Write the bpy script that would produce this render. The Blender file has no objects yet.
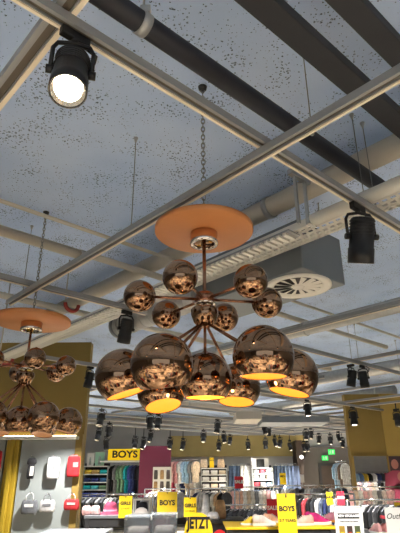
import bpy, bmesh, math, random
from mathutils import Vector, Matrix
random.seed(7)
SC = bpy.context.scene
COL = SC.collection
PI = math.pi

# ------------------------------------------------------------------ camera
F_PX, PITCH, ROLL, EYE = 504.0, math.radians(22.9), math.radians(-0.36), 1.6
_c, _s, _ct, _st = math.cos(ROLL), math.sin(ROLL), math.cos(PITCH), math.sin(PITCH)
CR = Vector((_c, -_s * _st, _s * _ct))
CU = Vector((-_s, -_c * _st, _c * _ct))
CF = Vector((0, _ct, _st))
cam = bpy.data.cameras.new('camera')
cam.sensor_fit = 'VERTICAL'; cam.sensor_height = 24.0; cam.sensor_width = 24.0
cam.lens = F_PX / 533.0 * 24.0
cam.clip_start = 0.05; cam.clip_end = 200
co = bpy.data.objects.new('camera', cam); COL.objects.link(co)
co.matrix_world = Matrix(((CR.x, CU.x, -CF.x, 0), (CR.y, CU.y, -CF.y, 0), (CR.z, CU.z, -CF.z, EYE), (0, 0, 0, 1)))
SC.camera = co

# ------------------------------------------------------------------ world, light, exposure
w = bpy.data.worlds.new('daylight'); SC.world = w; w.use_nodes = True
bgn = w.node_tree.nodes['Background']
bgn.inputs[0].default_value = (0.80, 0.90, 1.0, 1); bgn.inputs[1].default_value = 0.9
SC.view_settings.view_transform = 'Standard'; SC.view_settings.look = 'None'
SC.view_settings.exposure = 0.0; SC.view_settings.gamma = 1.0
SPOT_W = 500.0
SPOT_COL = (1.0, 0.965, 0.92)

def ray(x, y):
    return CR * (x - 200.0) + CU * (266.5 - y) + CF * F_PX
def at(x, y, Y):
    d = ray(x, y); return Vector((0, 0, EYE)) + d * (Y / d.y)
def atz(x, y, z):
    d = ray(x, y); return Vector((0, 0, EYE)) + d * ((z - EYE) / d.z)

# ------------------------------------------------------------------ materials
def lin(r, g, b):
    def f(c):
        c /= 255.0
        return c / 12.92 if c <= 0.04045 else ((c + 0.055) / 1.055) ** 2.4
    return (f(r), f(g), f(b), 1)
MATS = {}
def mat(name, rgb, rough=0.6, metal=0.0, noise=0.0, scale=20.0, bump=0.0, emit=0.0, alpha=1.0, trans=0.0, spec=None):
    if name in MATS: return MATS[name]
    m = bpy.data.materials.new(name); m.use_nodes = True
    nt = m.node_tree; b = nt.nodes['Principled BSDF']
    c = lin(*rgb)
    b.inputs['Base Color'].default_value = c
    b.inputs['Roughness'].default_value = rough; b.inputs['Metallic'].default_value = metal
    if spec is not None: b.inputs['Specular IOR Level'].default_value = spec
    if trans: b.inputs['Transmission Weight'].default_value = trans
    if alpha < 1: b.inputs['Alpha'].default_value = alpha
    if emit:
        b.inputs['Emission Color'].default_value = c; b.inputs['Emission Strength'].default_value = emit
    if noise or bump:
        tc = nt.nodes.new('ShaderNodeTexCoord'); n = nt.nodes.new('ShaderNodeTexNoise')
        n.inputs['Scale'].default_value = scale; n.inputs['Detail'].default_value = 4
        nt.links.new(tc.outputs['Object'], n.inputs['Vector'])
        if noise:
            r = nt.nodes.new('ShaderNodeValToRGB')
            r.color_ramp.elements[0].position = 0.3; r.color_ramp.elements[1].position = 0.7
            r.color_ramp.elements[0].color = tuple(v * (1 - noise) for v in c[:3]) + (1,)
            r.color_ramp.elements[1].color = tuple(min(1, v * (1 + noise)) for v in c[:3]) + (1,)
            nt.links.new(n.outputs['Fac'], r.inputs['Fac']); nt.links.new(r.outputs['Color'], b.inputs['Base Color'])
        if bump:
            bp = nt.nodes.new('ShaderNodeBump'); bp.inputs['Strength'].default_value = bump
            nt.links.new(n.outputs['Fac'], bp.inputs['Height']); nt.links.new(bp.outputs['Normal'], b.inputs['Normal'])
    MATS[name] = m; return m

def floor_mat():
    m = bpy.data.materials.new('reflection_tile_floor'); m.use_nodes = True
    nt = m.node_tree; N = nt.nodes.new; L = nt.links.new; b = nt.nodes['Principled BSDF']; b.inputs['Roughness'].default_value = .35
    tc = N('ShaderNodeTexCoord'); br = N('ShaderNodeTexBrick'); br.offset = .37; br.inputs['Scale'].default_value = 1
    br.inputs['Brick Width'].default_value = .6; br.inputs['Row Height'].default_value = .45; br.inputs['Mortar Size'].default_value = .006
    br.inputs['Color1'].default_value = lin(30, 24, 20); br.inputs['Color2'].default_value = lin(252, 236, 208); br.inputs['Mortar'].default_value = lin(40, 30, 24)  # dark and light tiles invented to pattern the globe reflections
    L(tc.outputs['Object'], br.inputs['Vector']); L(br.outputs['Color'], b.inputs['Base Color']); return m
def ceiling_mat():
    m = bpy.data.materials.new('painted_concrete'); m.use_nodes = True
    nt = m.node_tree; N = nt.nodes.new; L = nt.links.new; b = nt.nodes['Principled BSDF']
    b.inputs['Roughness'].default_value = 0.85
    tc = N('ShaderNodeTexCoord')
    big = N('ShaderNodeTexNoise'); big.inputs['Scale'].default_value = 0.9; big.inputs['Detail'].default_value = 6
    L(tc.outputs['Object'], big.inputs['Vector'])
    r1 = N('ShaderNodeValToRGB'); r1.color_ramp.elements[0].position = .3; r1.color_ramp.elements[1].position = .72
    r1.color_ramp.elements[0].color = lin(164, 190, 230); r1.color_ramp.elements[1].color = lin(198, 216, 246)
    L(big.outputs['Fac'], r1.inputs['Fac'])
    # pinholes and trowel specks
    vor = N('ShaderNodeTexVoronoi'); vor.inputs['Scale'].default_value = 44; vor.inputs['Randomness'].default_value = 1
    dist = N('ShaderNodeTexNoise'); dist.inputs['Scale'].default_value = 30
    L(tc.outputs['Object'], dist.inputs['Vector'])
    mx = N('ShaderNodeVectorMath'); mx.operation = 'MULTIPLY_ADD'; mx.inputs[1].default_value = (.022, .022, .022)
    L(dist.outputs['Color'], mx.inputs[0]); L(tc.outputs['Object'], mx.inputs[2]); L(mx.outputs[0], vor.inputs['Vector'])
    sp = N('ShaderNodeTexNoise'); sp.inputs['Scale'].default_value = 3.2; sp.inputs['Detail'].default_value = 3
    L(tc.outputs['Object'], sp.inputs['Vector'])
    thr = N('ShaderNodeMapRange'); thr.inputs[1].default_value = .38; thr.inputs[2].default_value = .72
    thr.inputs[3].default_value = .10; thr.inputs[4].default_value = .50
    L(sp.outputs['Fac'], thr.inputs[0])
    lt = N('ShaderNodeMath'); lt.operation = 'LESS_THAN'; L(vor.outputs['Distance'], lt.inputs[0]); L(thr.outputs[0], lt.inputs[1])
    fine = N('ShaderNodeTexNoise'); fine.inputs['Scale'].default_value = 85; fine.inputs['Detail'].default_value = 2
    L(tc.outputs['Object'], fine.inputs['Vector'])
    fr = N('ShaderNodeMapRange'); fr.inputs[1].default_value = .44; fr.inputs[2].default_value = .54
    L(fine.outputs['Fac'], fr.inputs[0])
    mul = N('ShaderNodeMath'); mul.operation = 'MULTIPLY'; L(lt.outputs[0], mul.inputs[0]); L(fr.outputs[0], mul.inputs[1])
    mix = N('ShaderNodeMix'); mix.data_type = 'RGBA'
    L(mul.outputs[0], mix.inputs['Factor']); L(r1.outputs['Color'], mix.inputs['A']); mix.inputs['B'].default_value = lin(70, 78, 104)
    L(mix.outputs['Result'], b.inputs['Base Color'])
    return m

M_CEIL = ceiling_mat()
M_FLOOR = floor_mat()
M_WALLG = mat('dark_grey_wall', (92, 86, 82), .8, noise=.08, scale=2)
M_WALLL = mat('light_grey_wall', (170, 168, 165), .8, noise=.06, scale=2)
M_MUST = mat('mustard_paint', (132, 110, 50), .6, noise=.06, scale=2)
M_YPOST = mat('yellow_post_paint', (158, 132, 34), .45, noise=.05, scale=3)
M_PANEL = mat('grey_display_panel', (138, 144, 143), .55, noise=.04, scale=3)
M_PLUM = mat('plum_paint', (90, 14, 50), .6, noise=.05, scale=2)
M_TRACK = mat('track_grey_aluminium', (140, 142, 144), .38, .15, noise=.04, scale=8)
M_LIP = mat('track_cream_lip', (232, 220, 200), .4)
M_GROOVE = mat('track_dark_groove', (92, 84, 74), .6)
M_PIPEB = mat('beige_pipe', (184, 178, 166), .5, noise=.05, scale=4)
M_WHITE = mat('white_coated_metal', (226, 224, 216), .45, noise=.03, scale=6)
M_DUCT = mat('charcoal_duct', (40, 42, 48), .7, noise=.12, scale=5)
M_BPIPE = mat('black_rubber_pipe', (28, 30, 40), .55, noise=.1, scale=6)
M_GALV = mat('galvanised_steel', (176, 178, 178), .4, .6, noise=.1, scale=12)
M_ACBOX = mat('unit_grey_sheet', (112, 120, 128), .5, .2, noise=.05, scale=3)
M_STEEL = mat('steel_wire', (120, 122, 124), .4, .7)
M_BLACK = mat('black_lamp_metal', (13, 13, 15), .45, noise=.1, scale=20)
M_LENS = mat('lit_lens', (255, 240, 214), .3, emit=40)
M_LENSOFF = mat('dim_lens', (60, 60, 62), .15, .3)
M_REFL = mat('lamp_reflector', (210, 205, 195), .15, .9)
M_COPPER = mat('copper_mirror_glass', (160, 126, 98), .02, 1.0, bump=.3, scale=20)
M_COPROD = mat('brushed_copper_rod', (168, 122, 94), .22, 1.0, noise=.05, scale=60)
M_PLATE = mat('copper_lacquered_plate', (198, 130, 76), .45, .1, noise=.05, scale=5)
M_GLOW = mat('amber_lit_diffuser', (255, 160, 44), .5, emit=1.05)
M_AMBOFF = mat('unlit_shade_lining', (214, 150, 96), .45)
M_CHROME = mat('chrome', (225, 222, 218), .08, 1.0)
M_RED = mat('red_plastic', (196, 26, 32), .45)
M_RUST = mat('red_pipe_clamp', (150, 52, 40), .55)
M_MIRROR = mat('mirror_glass', (226, 226, 226), .01, 1.0)
M_YCARD = mat('yellow_card', (236, 200, 0), .55)
M_OCARD = mat('ochre_card', (236, 198, 26), .55)
M_RCARD = mat('red_card', (206, 22, 44), .55)
M_WCARD = mat('white_card', (206, 204, 199), .55)
M_INK = mat('black_ink', (14, 14, 14), .6)
M_WINK = mat('white_ink', (240, 238, 236), .6)
M_SHELF = mat('white_shelf_laminate', (232, 232, 228), .5)
M_DARK = mat('dark_fixture', (40, 40, 42), .6)
M_BROWN = mat('dark_brown_door', (66, 52, 42), .6, noise=.1, scale=4)
M_GREEN = mat('exit_green', (30, 190, 80), .5, emit=1.6)
M_CLEAR = mat('frosted_clear_plastic', (124, 130, 134), .5, alpha=.3)
M_TWHITE = mat('white_table_laminate', (112, 116, 120), .4)
M_YTOP = mat('yellow_table_top', (252, 206, 0), .5)
def fabric(rgb):
    return mat('fabric_%d_%d_%d' % rgb, rgb, .85, noise=.3, scale=16, bump=.1)

# ------------------------------------------------------------------ mesh builder
class MB:
    def __init__(s): s.v = []; s.f = []; s.sm = []
    def add(s, vs, fs, smooth=False):
        o = len(s.v); s.v += [Vector(v) for v in vs]
        for f in fs: s.f.append([i + o for i in f]); s.sm.append(smooth)
        return s
    def box(s, c, size, ax=None, taper=1.0):
        c = Vector(c); X, Y, Z = ax if ax else (Vector((1, 0, 0)), Vector((0, 1, 0)), Vector((0, 0, 1)))
        h = [d / 2 for d in size]; vs = []
        for k in (-1, 1):
            t = taper if k > 0 else 1
            for i, j in ((-1, -1), (1, -1), (1, 1), (-1, 1)):
                vs.append(c + X * (i * h[0] * t) + Y * (j * h[1] * t) + Z * (k * h[2]))
        return s.add(vs, [(3, 2, 1, 0), (4, 5, 6, 7), (0, 1, 5, 4), (1, 2, 6, 5), (2, 3, 7, 6), (3, 0, 4, 7)])
    def tube(s, pts, r, n=12, closed=False, caps=True):
        pts = [Vector(p) for p in pts]; rs = r if isinstance(r, (list, tuple)) else [r] * len(pts)
        N = len(pts); rings = []; up = None
        for i, p in enumerate(pts):
            if closed: t = pts[(i + 1) % N] - pts[i - 1]
            else: t = pts[min(i + 1, N - 1)] - pts[max(i - 1, 0)]
            t.normalize()
            if up is None:
                up = Vector((0, 0, 1)) if abs(t.z) < .9 else Vector((1, 0, 0))
            a = t.cross(up); a.normalize(); bb = a.cross(t); up = bb
            rings.append([p + (a * math.cos(2 * PI * k / n) + bb * math.sin(2 * PI * k / n)) * rs[i] for k in range(n)])
        vs = [v for q in rings for v in q]; fs = []
        for i in range(N if closed else N - 1):
            i2 = (i + 1) % N
            for k in range(n):
                k2 = (k + 1) % n
                fs.append((i * n + k2, i * n + k, i2 * n + k, i2 * n + k2))
        s.add(vs, fs, True)
        if caps and not closed:
            o = len(s.v) - len(vs)
            s.f.append([o + k for k in range(n)]); s.sm.append(False)
            s.f.append([o + (N - 1) * n + k for k in reversed(range(n))]); s.sm.append(False)
        return s
    def lathe(s, prof, n=32, c=(0, 0, 0), ax=None, closed=False):
        c = Vector(c); X, Y, Z = ax if ax else (Vector((1, 0, 0)), Vector((0, 1, 0)), Vector((0, 0, 1)))
        vs = []; fs = []; m = len(prof)
        for (r, z) in prof:
            for k in range(n):
                a = 2 * PI * k / n
                vs.append(c + (X * math.cos(a) + Y * math.sin(a)) * max(r, 1e-5) + Z * z)
        for i in range(m if closed else m - 1):
            i2 = (i + 1) % m
            for k in range(n):
                k2 = (k + 1) % n; fs.append((i * n + k, i * n + k2, i2 * n + k2, i2 * n + k))
        return s.add(vs, fs, True)
    def prism(s, outline, t, c=(0, 0, 0), ax=None):
        # outline in local X/Z, thickness along Y
        c = Vector(c); X, Y, Z = ax if ax else (Vector((1, 0, 0)), Vector((0, 1, 0)), Vector((0, 0, 1)))
        n = len(outline)
        vs = [c + X * x + Z * z - Y * t / 2 for x, z in outline] + [c + X * x + Z * z + Y * t / 2 for x, z in outline]
        fs = [tuple(range(n)), tuple(reversed(range(n, 2 * n)))]
        fs += [((i + 1) % n, i, n + i, n + (i + 1) % n) for i in range(n)]
        return s.add(vs, fs)
    def loft(s, rings, caps=True, smooth=True):
        n = len(rings[0]); vs = [v for r in rings for v in r]; fs = []
        for i in range(len(rings) - 1):
            for k in range(n):
                k2 = (k + 1) % n; fs.append((i * n + k, i * n + k2, (i + 1) * n + k2, (i + 1) * n + k))
        o = len(s.v); s.add(vs, fs, smooth)
        if caps:
            s.f.append([o + k for k in reversed(range(n))]); s.sm.append(False)
            s.f.append([o + (len(rings) - 1) * n + k for k in range(n)]); s.sm.append(False)
        return s
    def mesh(s, name, m, off=Vector()):
        me = bpy.data.meshes.new(name)
        me.from_pydata([tuple(v - off) for v in s.v], [], s.f)
        me.polygons.foreach_set('use_smooth', s.sm)
        if m: me.materials.append(m)
        me.update(); bm = bmesh.new(); bm.from_mesh(me); bmesh.ops.recalc_face_normals(bm, faces=bm.faces); bm.to_mesh(me); bm.free()
        return me
    def build(s, name, m, parent=None, bevel=0.0, origin=None, seg=2):
        if parent is None:
            if origin is None:
                lo = Vector([min(v[i] for v in s.v) for i in range(3)]); hi = Vector([max(v[i] for v in s.v) for i in range(3)])
                origin = Vector(((lo.x + hi.x) / 2, (lo.y + hi.y) / 2, lo.z))
            off = Vector(origin)
        else: off = Vector()
        o = bpy.data.objects.new(name, s.mesh(name, m, off)); COL.objects.link(o)
        if parent is None: o.location = off
        else: o.parent = parent
        if bevel:
            md = o.modifiers.new('bevel', 'BEVEL'); md.width = bevel; md.segments = seg; md.limit_method = 'ANGLE'
        return o

def tag(o, label=None, cat=None, group=None, kind=None):
    if label: o['label'] = label
    if cat: o['category'] = cat
    if group: o['group'] = group
    if kind: o['kind'] = kind
    return o
def empty(name, loc=(0, 0, 0), rz=0.0, label=None, cat=None, group=None):
    o = bpy.data.objects.new(name, None); o.empty_display_size = .1; COL.objects.link(o)
    o.location = loc; o.rotation_euler = (0, 0, rz)
    return tag(o, label, cat, group)
KIDS = {}
def kids(o): return [c for c in COL.objects if c.parent == o]
def copy_tree(o, parent=None, table=None):
    c = o.copy(); COL.objects.link(c); c.parent = parent
    for ch in kids(o): copy_tree(ch, c)
    return c
def swap_mats(o, old_new):
    """give the copied object its own material for one slot without touching the shared mesh"""
    if o.type == 'MESH' and o.material_slots:
        for sl in o.material_slots:
            if sl.material in old_new:
                new = old_new[sl.material]; sl.link = 'OBJECT'; sl.material = new
    for ch in kids(o): swap_mats(ch, old_new)
def text(body, size, m, parent, loc, rot=(PI / 2, 0, 0), name='lettering', depth=.0015, shear=0, bold=0.0, sx=1.0):
    cu = bpy.data.curves.new(name, 'FONT'); cu.body = body; cu.size = size; cu.align_x = 'CENTER'; cu.align_y = 'CENTER'
    cu.extrude = depth; cu.shear = shear; cu.offset = bold; cu.resolution_u = 3
    t = bpy.data.objects.new('tmp', cu); COL.objects.link(t)
    dg = bpy.context.evaluated_depsgraph_get(); dg.update()
    me = bpy.data.meshes.new_from_object(t.evaluated_get(dg)); me.name = name
    bpy.data.objects.remove(t)
    me.materials.clear(); me.materials.append(m)
    o = bpy.data.objects.new(name, me); COL.objects.link(o); o.parent = parent
    o.location = loc; o.rotation_euler = rot; o.scale = (sx, 1, 1)
    return o
def ordinal(i, n):
    W = ['first', 'second', 'third', 'fourth', 'fifth', 'sixth', 'seventh', 'eighth', 'ninth', 'tenth', 'eleventh', 'twelfth', 'thirteenth', 'fourteenth', 'fifteenth', 'sixteenth', 'seventeenth', 'eighteenth', 'nineteenth', 'twentieth']
    if i == 0: return 'leftmost'
    if i == n - 1: return 'rightmost'
    return W[i] + ' from left'

# ------------------------------------------------------------------ grid of the ceiling services
AZ = math.radians(47.65)
QD = Vector((math.sin(AZ), math.cos(AZ), 0)); PD = Vector((-math.cos(AZ), math.sin(AZ), 0)); ZD = Vector((0, 0, 1))
def G(a, b, z): return QD * a + PD * b + ZD * z
CEIL = 4.0

# ------------------------------------------------------------------ the setting
def struct(o): o['kind'] = 'structure'; return o
struct(MB().box((0, 7, -.05), (26, 34, .1)).build('floor', M_FLOOR))
struct(MB().box((0, 7, CEIL + .06), (26, 34, .12)).build('ceiling', M_CEIL))
struct(MB().box((0, 22.1, 2), (26, .2, 4)).build('wall_back', M_WALLL))
struct(MB().box((-12.1, 7, 2), (.2, 30, 4)).build('wall_left', M_WALLL))
struct(MB().box((12.1, 7, 2), (.2, 30, 4)).build('wall_right', M_WALLL))
wf = MB()
wf.box((-9, -8.1, 2), (6, .2, 4)); wf.box((9, -8.1, 2), (6, .2, 4)); wf.box((0, -8.1, 3.7), (12, .2, .6))
struct(wf.build('wall_front', M_WALLL))

# mustard fascia along the back wall, above the denim shelves
a0 = at(171, 436, 21.9); a1 = at(306, 456, 21.9)
struct(MB().box(((a0.x + a1.x) / 2, 21.93, (a0.z + 0.0) / 2 + a1.z / 2), (a1.x - a0.x, .12, a0.z - a1.z)).build('trim_1', mat('khaki_fascia_paint', (176, 154, 92), .6, noise=.06, scale=2)))
a0 = at(298, 447, 21.9); a1 = at(352, 447, 21.9)
struct(MB().box(((a0.x + a1.x) / 2, 21.93, a0.z / 2), (a1.x - a0.x, .12, a0.z)).build('wall_corridor', M_WALLG))
a0 = at(84, 452, 21.9); a1 = at(298, 452, 21.9)
struct(MB().box(((a0.x + a1.x) / 2, 21.93, a1.z / 2 - .35), (a1.x - a0.x, .10, a1.z - .7)).build('wall_display', M_WALLG))
# plum partition
a0 = at(140, 446, 19.0); a1 = at(171, 446, 19.0)
struct(MB().box(((a0.x + a1.x) / 2, 19.1, a0.z / 2), (a1.x - a0.x, .2, a0.z)).build('wall_plum', M_PLUM))

# left mustard pillar with the grey product panels
YL = 8.5
pl0 = at(-60, 440, YL).x; pr = at(83.6, 440, YL).x; zp = at(50, 342.5, YL).z
struct(MB().box(((pl0 + pr) / 2, YL + .09, zp / 2), (pr - pl0, .18, zp)).build('wall_pillar_left', M_MUST))
zt = at(50, 440, YL).z
for nm, x0, x1 in (('trim_2', 23, 77), ('trim_3', -55, 7)):
    p0 = at(x0, 445, YL).x; p1 = at(x1, 445, YL).x
    struct(MB().box(((p0 + p1) / 2, YL - .03, zt / 2), (p1 - p0, .06, zt)).build(nm, M_PANEL))
p0 = at(8.5, 445, YL).x; p1 = at(22.5, 445, YL).x
yp = MB()
for k, fx in enumerate((.2, .5, .8)):
    yp.box((p0 + (p1 - p0) * fx, YL - .05 - (.03 if k == 1 else 0), zt / 2), ((p1 - p0) * .3, .12 + (.06 if k == 1 else 0), zt))
struct(yp.build('trim_4', M_YPOST, bevel=.01))
p0 = at(76.5, 445, YL).x
struct(MB().box(((p0 + pr) / 2, YL - .04, zt / 2 + .04), (pr - p0, .08, zt + .08)).build('trim_5', M_MUST))
p0 = at(-60, 440, YL).x; p1 = at(80, 440, YL).x
struct(MB().box(((p0 + p1) / 2, YL - .12, zt + .02), (p1 - p0, .24, .04)).build('trim_6', M_WHITE))
o = tag(MB().box(((p0 + p1) / 2 + .1, YL - .06, zt + .055), (p1 - p0 - .3, .04, .02)).build('light_strip', mat('warm_led', (255, 232, 180), .5, emit=8)),
        'warm light strip lying on the white ledge over the grey product panels', 'light')

# right mustard pillar with mirror and poster
YR = 13.0
q0 = at(350, 450, YR).x
struct(MB().box((q0 + .44, YR + .1, 1.78), (.88, .2, 3.56)).build('wall_pillar_right', M_MUST))
q1 = q0 + .84
struct(MB().box((q1 + .75, YR + .04, 1.78), (1.42, .12, 3.56)).build('wall_right_return', mat('mustard_lit_paint', (170, 142, 70), .6, noise=.06, scale=2)))  # lighter mustard paints the light on this face into the colour
m0 = at(353, 456, YR); m1 = at(386, 456, YR)
t = empty('wall_mirror', (m0.x, YR - .02, 0), 0, 'tall wall mirror on the mustard pillar at right', 'mirror')
W = m1.x - m0.x; zt2 = m0.z
MB().box((W / 2, 0, (zt2 + .15) / 2), (W, .02, zt2 - .15)).build('glass', M_MIRROR, t)
fm = MB()
for bx in ((-.02, .03), (W + .02, .03)): fm.box((bx[0], 0, (zt2 + .1) / 2), (.04, .04, zt2 - .1))
fm.box((W / 2, 0, zt2 + .01), (W + .08, .04, .03)); fm.build('frame', M_MUST, t)
p0 = at(390, 456, YR - .15); p1 = at(408, 480, YR - .15)
t = empty('fashion_poster', (p0.x, YR - .034, p1.z - .75), 0, 'tall dark photo poster of two people in pink tops on the mustard wall', 'poster')
pw = p1.x - p0.x; ph = p0.z - p1.z + .75
MB().box((pw / 2, 0, ph / 2), (pw, .02, ph)).build('backing', mat('poster_dark', (62, 44, 50), .4), t)
for k, (fx, fz) in enumerate(((.36, .86), (.66, .64))):
    g = MB(); n = 16
    out = [(pw * fx + .085 * math.cos(a), ph * fz + .11 * math.sin(a)) for a in [2 * PI * i / n for i in range(n)]]
    g.prism(out, .006, (0, -.013, 0)); g.build('printed_head', mat('poster_skin', (176, 120, 108), .4), t)
    MB().prism([(pw * fx - .3, ph * fz - .55), (pw * fx + .3, ph * fz - .55), (pw * fx + .26, ph * fz - .22), (pw * fx + .08, ph * fz - .14), (pw * fx - .08, ph * fz - .14), (pw * fx - .26, ph * fz - .22)], .004, (0, -.012, 0)).build('printed_top', mat('poster_pink', (150, 62, 84), .4), t)

# door, exit signs on the back wall
d0 = at(320, 466, 22.0); d1 = at(337, 466, 22.0)
t = empty('door_1', ((d0.x + d1.x) / 2, 21.84, 0)); t['kind'] = 'structure'
W = d1.x - d0.x; MB().box((0, 0, d0.z / 2), (W, .06, d0.z)).build('door_leaf', M_BROWN, t)
f = MB(); f.box((-W / 2 - .05, 0, d0.z / 2), (.1, .1, d0.z)); f.box((W / 2 + .05, 0, d0.z / 2), (.1, .1, d0.z)); f.box((0, 0, d0.z + .05), (W + .2, .1, .1))
f.build('door_frame', M_DARK, t)
MB().tube([(W / 2 - .1, -.06, 1.05), (W / 2 - .22, -.06, 1.05)], .015).build('door_handle', M_CHROME, t)
d0 = at(297, 460, 21.0); 
struct(MB().box((d0.x + .12, 21.5, 1.5), (.24, 1.0, 3.0)).build('wall_jamb', M_BROWN))
for (x, y, lab, YY) in ((325, 458, 'green lit exit sign over the dark door on the back wall', 21.78), (331.5, 452, 'small green exit sign hanging higher beside the door sign', 20.6)):
    c = at(x, y, YY)
    t = empty('exit_sign', c, 0, lab, 'sign', 'exit signs')
    MB().box((0, 0, 0), (.24, .05, .18)).build('sign_box', M_GREEN, t)
    b = MB(); z0 = -.028
    b.box((.045, z0, 0), (.07, .006, .12)); b.build('door_symbol', M_WINK, t)
    b = MB(); b.box((-.055, z0, .0), (.02, .006, .06)); b.box((-.05, z0, .05), (.026, .006, .026)); b.box((-.075, z0, -.045), (.018, .006, .05)); b.box((-.035, z0, -.045), (.018, .006, .05)); b.box((-.055, z0, .015), (.075, .006, .014))
    b.build('runner_symbol', M_WINK, t)
    if YY < 21: MB().tube([(0, 0, .08), (0, 0, CEIL - c.z)], .008).build('drop_rod', M_DARK, t)
    else: MB().box((0, .05, 0), (.1, .1, .1)).build('bracket', M_DARK, t)

# ------------------------------------------------------------------ ceiling services
TRACKS = []
def track(along, off, s0, s1, z, label, w=.055, h=.042, mt=None):
    TRACKS.append((along, off, s0, s1, z))
    return _track(along, off, s0, s1, z, label, w, h, mt)
def _track(along, off, s0, s1, z, label, w=.055, h=.042, mt=None):
    """suspended light-grey track profile with a grooved underside"""
    D = QD if along == 'q' else PD; S = PD if along == 'q' else QD
    c = D * ((s0 + s1) / 2) + S * off + ZD * z; Ln = s1 - s0
    t = empty('lighting_track', c, 0, label, 'track', 'suspended lighting tracks')
    ax = (D, S, ZD); b = MB()
    for k in (-1, 1): b.box(S * (k * (w * .35)) + ZD * (h / 2), (Ln, w * .3, h), ax)
    b.box(ZD * (h - .006), (Ln, w * .44, .012), ax)
    b.build('rail_profile', mt or M_TRACK, t)
    MB().box(S * (w * .38) - ZD * .004, (Ln, w * .24, .008), ax).build('bottom_lip', M_LIP, t)
    MB().box(ZD * .018, (Ln - .004, w * .4, .012), ax).build('conductor_slot', M_GROOVE, t)
    return t
def wire(top, bot, label, r=.003, clip=True):
    top = Vector(top); bot = Vector(bot)
    t = empty('suspension_wire', bot, 0, label, 'wire', 'suspension wires')
    MB().tube([(0, 0, 0), top - bot], r, 6).build('cable', M_STEEL, t)
    n = (top - bot)
    MB().lathe([(0, 0), (.018, 0), (.012, -.02), (.005, -.045)], 10, n).build('ceiling_anchor', M_GALV, t)
    if clip: MB().lathe([(.004, .07), (.009, .05), (.009, 0), (.012, -.01)], 10).build('clip', M_GALV, t)
    return t
TZ = 3.2
track('q', 1.385, -.6, 7.5, TZ, 'grey track running from top left corner down past the chain to right edge')
track('p', 1.725, -1.2, 4.62, TZ - .052, 'grey track rising from the left chain to the right edge, crossing behind the near chandelier')
track('p', .56, -.3, 4.0, TZ + .05, 'broad pale track in the top left corner behind the lit spotlight', .085)
track('q', 4.13, -2.5, 3.0, TZ, 'grey track at left ending at the spotlight beside the near chandelier')
track('p', 4.87, .2, 5.0, TZ + .052, 'grey track to the right of the near chandelier, level with its hub', .075)
track('q', 4.02, 4.6, 12.0, TZ, 'grey track right of the near globes carrying the paired spotlights')
track('p', 6.94, -1.0, 6.4, TZ + .052, 'grey track just above the paired spotlights at right')
track('p', 9.23, -3.0, 7.2, TZ + .052, 'grey track below the paired spotlights at right')
track('p', 10.8, -2.0, 8.6, TZ + .052, 'grey track passing in front of the mustard pillar top')
track('q', 6.55, 3.0, 15.0, TZ - .052, 'far grey track crossing the mustard pillar diagonally')
track('p', 12.5, -1.5, 13.0, TZ + .052, 'far grey track over the middle of the shop, fifth row back')
track('p', 14.3, 0, 13.0, TZ + .052, 'far grey track over the middle of the shop, sixth row back')
track('p', 16.2, 2, 13.0, TZ + .052, 'far grey track over the middle of the shop, seventh row back')
track('q', 9.2, 2.0, 15.0, TZ - .052, 'far grey track above the plum partition, running to the right')
track('q', 11.6, 3.0, 15.0, TZ - .052, 'far grey track above the back shelves, running to the right')
track('q', 13.8, 4.0, 15.0, TZ - .052, 'farthest grey track, close to the back wall')
track('p', 7.7, 5.2, 12.0, TZ + .052, 'grey track beside the left mustard pillar')
track('p', 5.3, 5.6, 12.0, TZ + .052, 'grey track crossing above the left pillar corner')

for k_, a_ in enumerate((11.7, 13.4, 15.3, 17.2, 18.2)):
    track('p', a_, 1.0, 13.5, TZ + .052, 'far grey track in the crowded ceiling over the shop middle, extra row ' + ['one', 'two', 'three', 'four', 'five'][k_])
for k_, b_ in enumerate((8.2, 10.4, 12.7)):
    track('q', b_, 4.0, 16.5, TZ - .052, 'far grey track slanting across the crowded far ceiling, extra line ' + ['one', 'two', 'three'][k_])

def pipe(along, off, s0, s1, z, r, m, name, label, cat, collars=(), n=20):
    D = QD if along == 'q' else PD; S = PD if along == 'q' else QD
    c = D * ((s0 + s1) / 2) + S * off + ZD * z
    t = empty(name, c, 0, label, cat)
    h = (s1 - s0) / 2
    MB().tube([D * -h, D * h], r, n).build('pipe_run', m, t)
    for s in collars:
        q = D * (s - (s0 + s1) / 2)
        MB().tube([q - D * .025, q + D * .025], r * 1.1, n).build('collar', M_GALV, t)
    return t
p = pipe('q', 1.525, -.8, 3.25, 3.66, .055, M_BPIPE, 'insulated_pipe', 'round black insulated pipe under the ceiling with a pale hanging clamp', 'pipe', (1.02,))
q = QD * (1.02 - 1.225)
MB().tube([q + ZD * .05, q + ZD * (CEIL - 3.66)], .006, 8).build('hanger_rod', M_GALV, p)
MB().box(q + ZD * .07 + PD * -.02, (.05, .04, .04)).build('clamp_bolt', M_GALV, p)
def duct(off, s0, s1, z, w, h, label):
    c = QD * ((s0 + s1) / 2) + PD * off + ZD * z
    t = tag(MB().box(c + ZD * h / 2, (s1 - s0, w, h), (QD, PD, ZD)).build('cable_duct', M_DUCT, bevel=.006), label, 'duct')
    return t
duct(1.04, .2, 3.4, 3.6, .125, .07, 'wide dark grey duct crossing the upper right, left of the pair')
duct(.77, .3, 3.4, 3.6, .115, .07, 'wide dark grey duct in the top right corner')
pipe('p', 3.15, -1.5, 7.5, 3.855, .09, M_PIPEB, 'ventilation_pipe', 'fat beige pipe running from right edge down behind the near chandelier plate', 'pipe', (2.52,))
pipe('q', 4.25, -3, 2.30, 3.70, .05, M_PIPEB, 'drain_pipe', 'beige pipe with capped end near the left chain', 'pipe', (2.25,))
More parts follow.
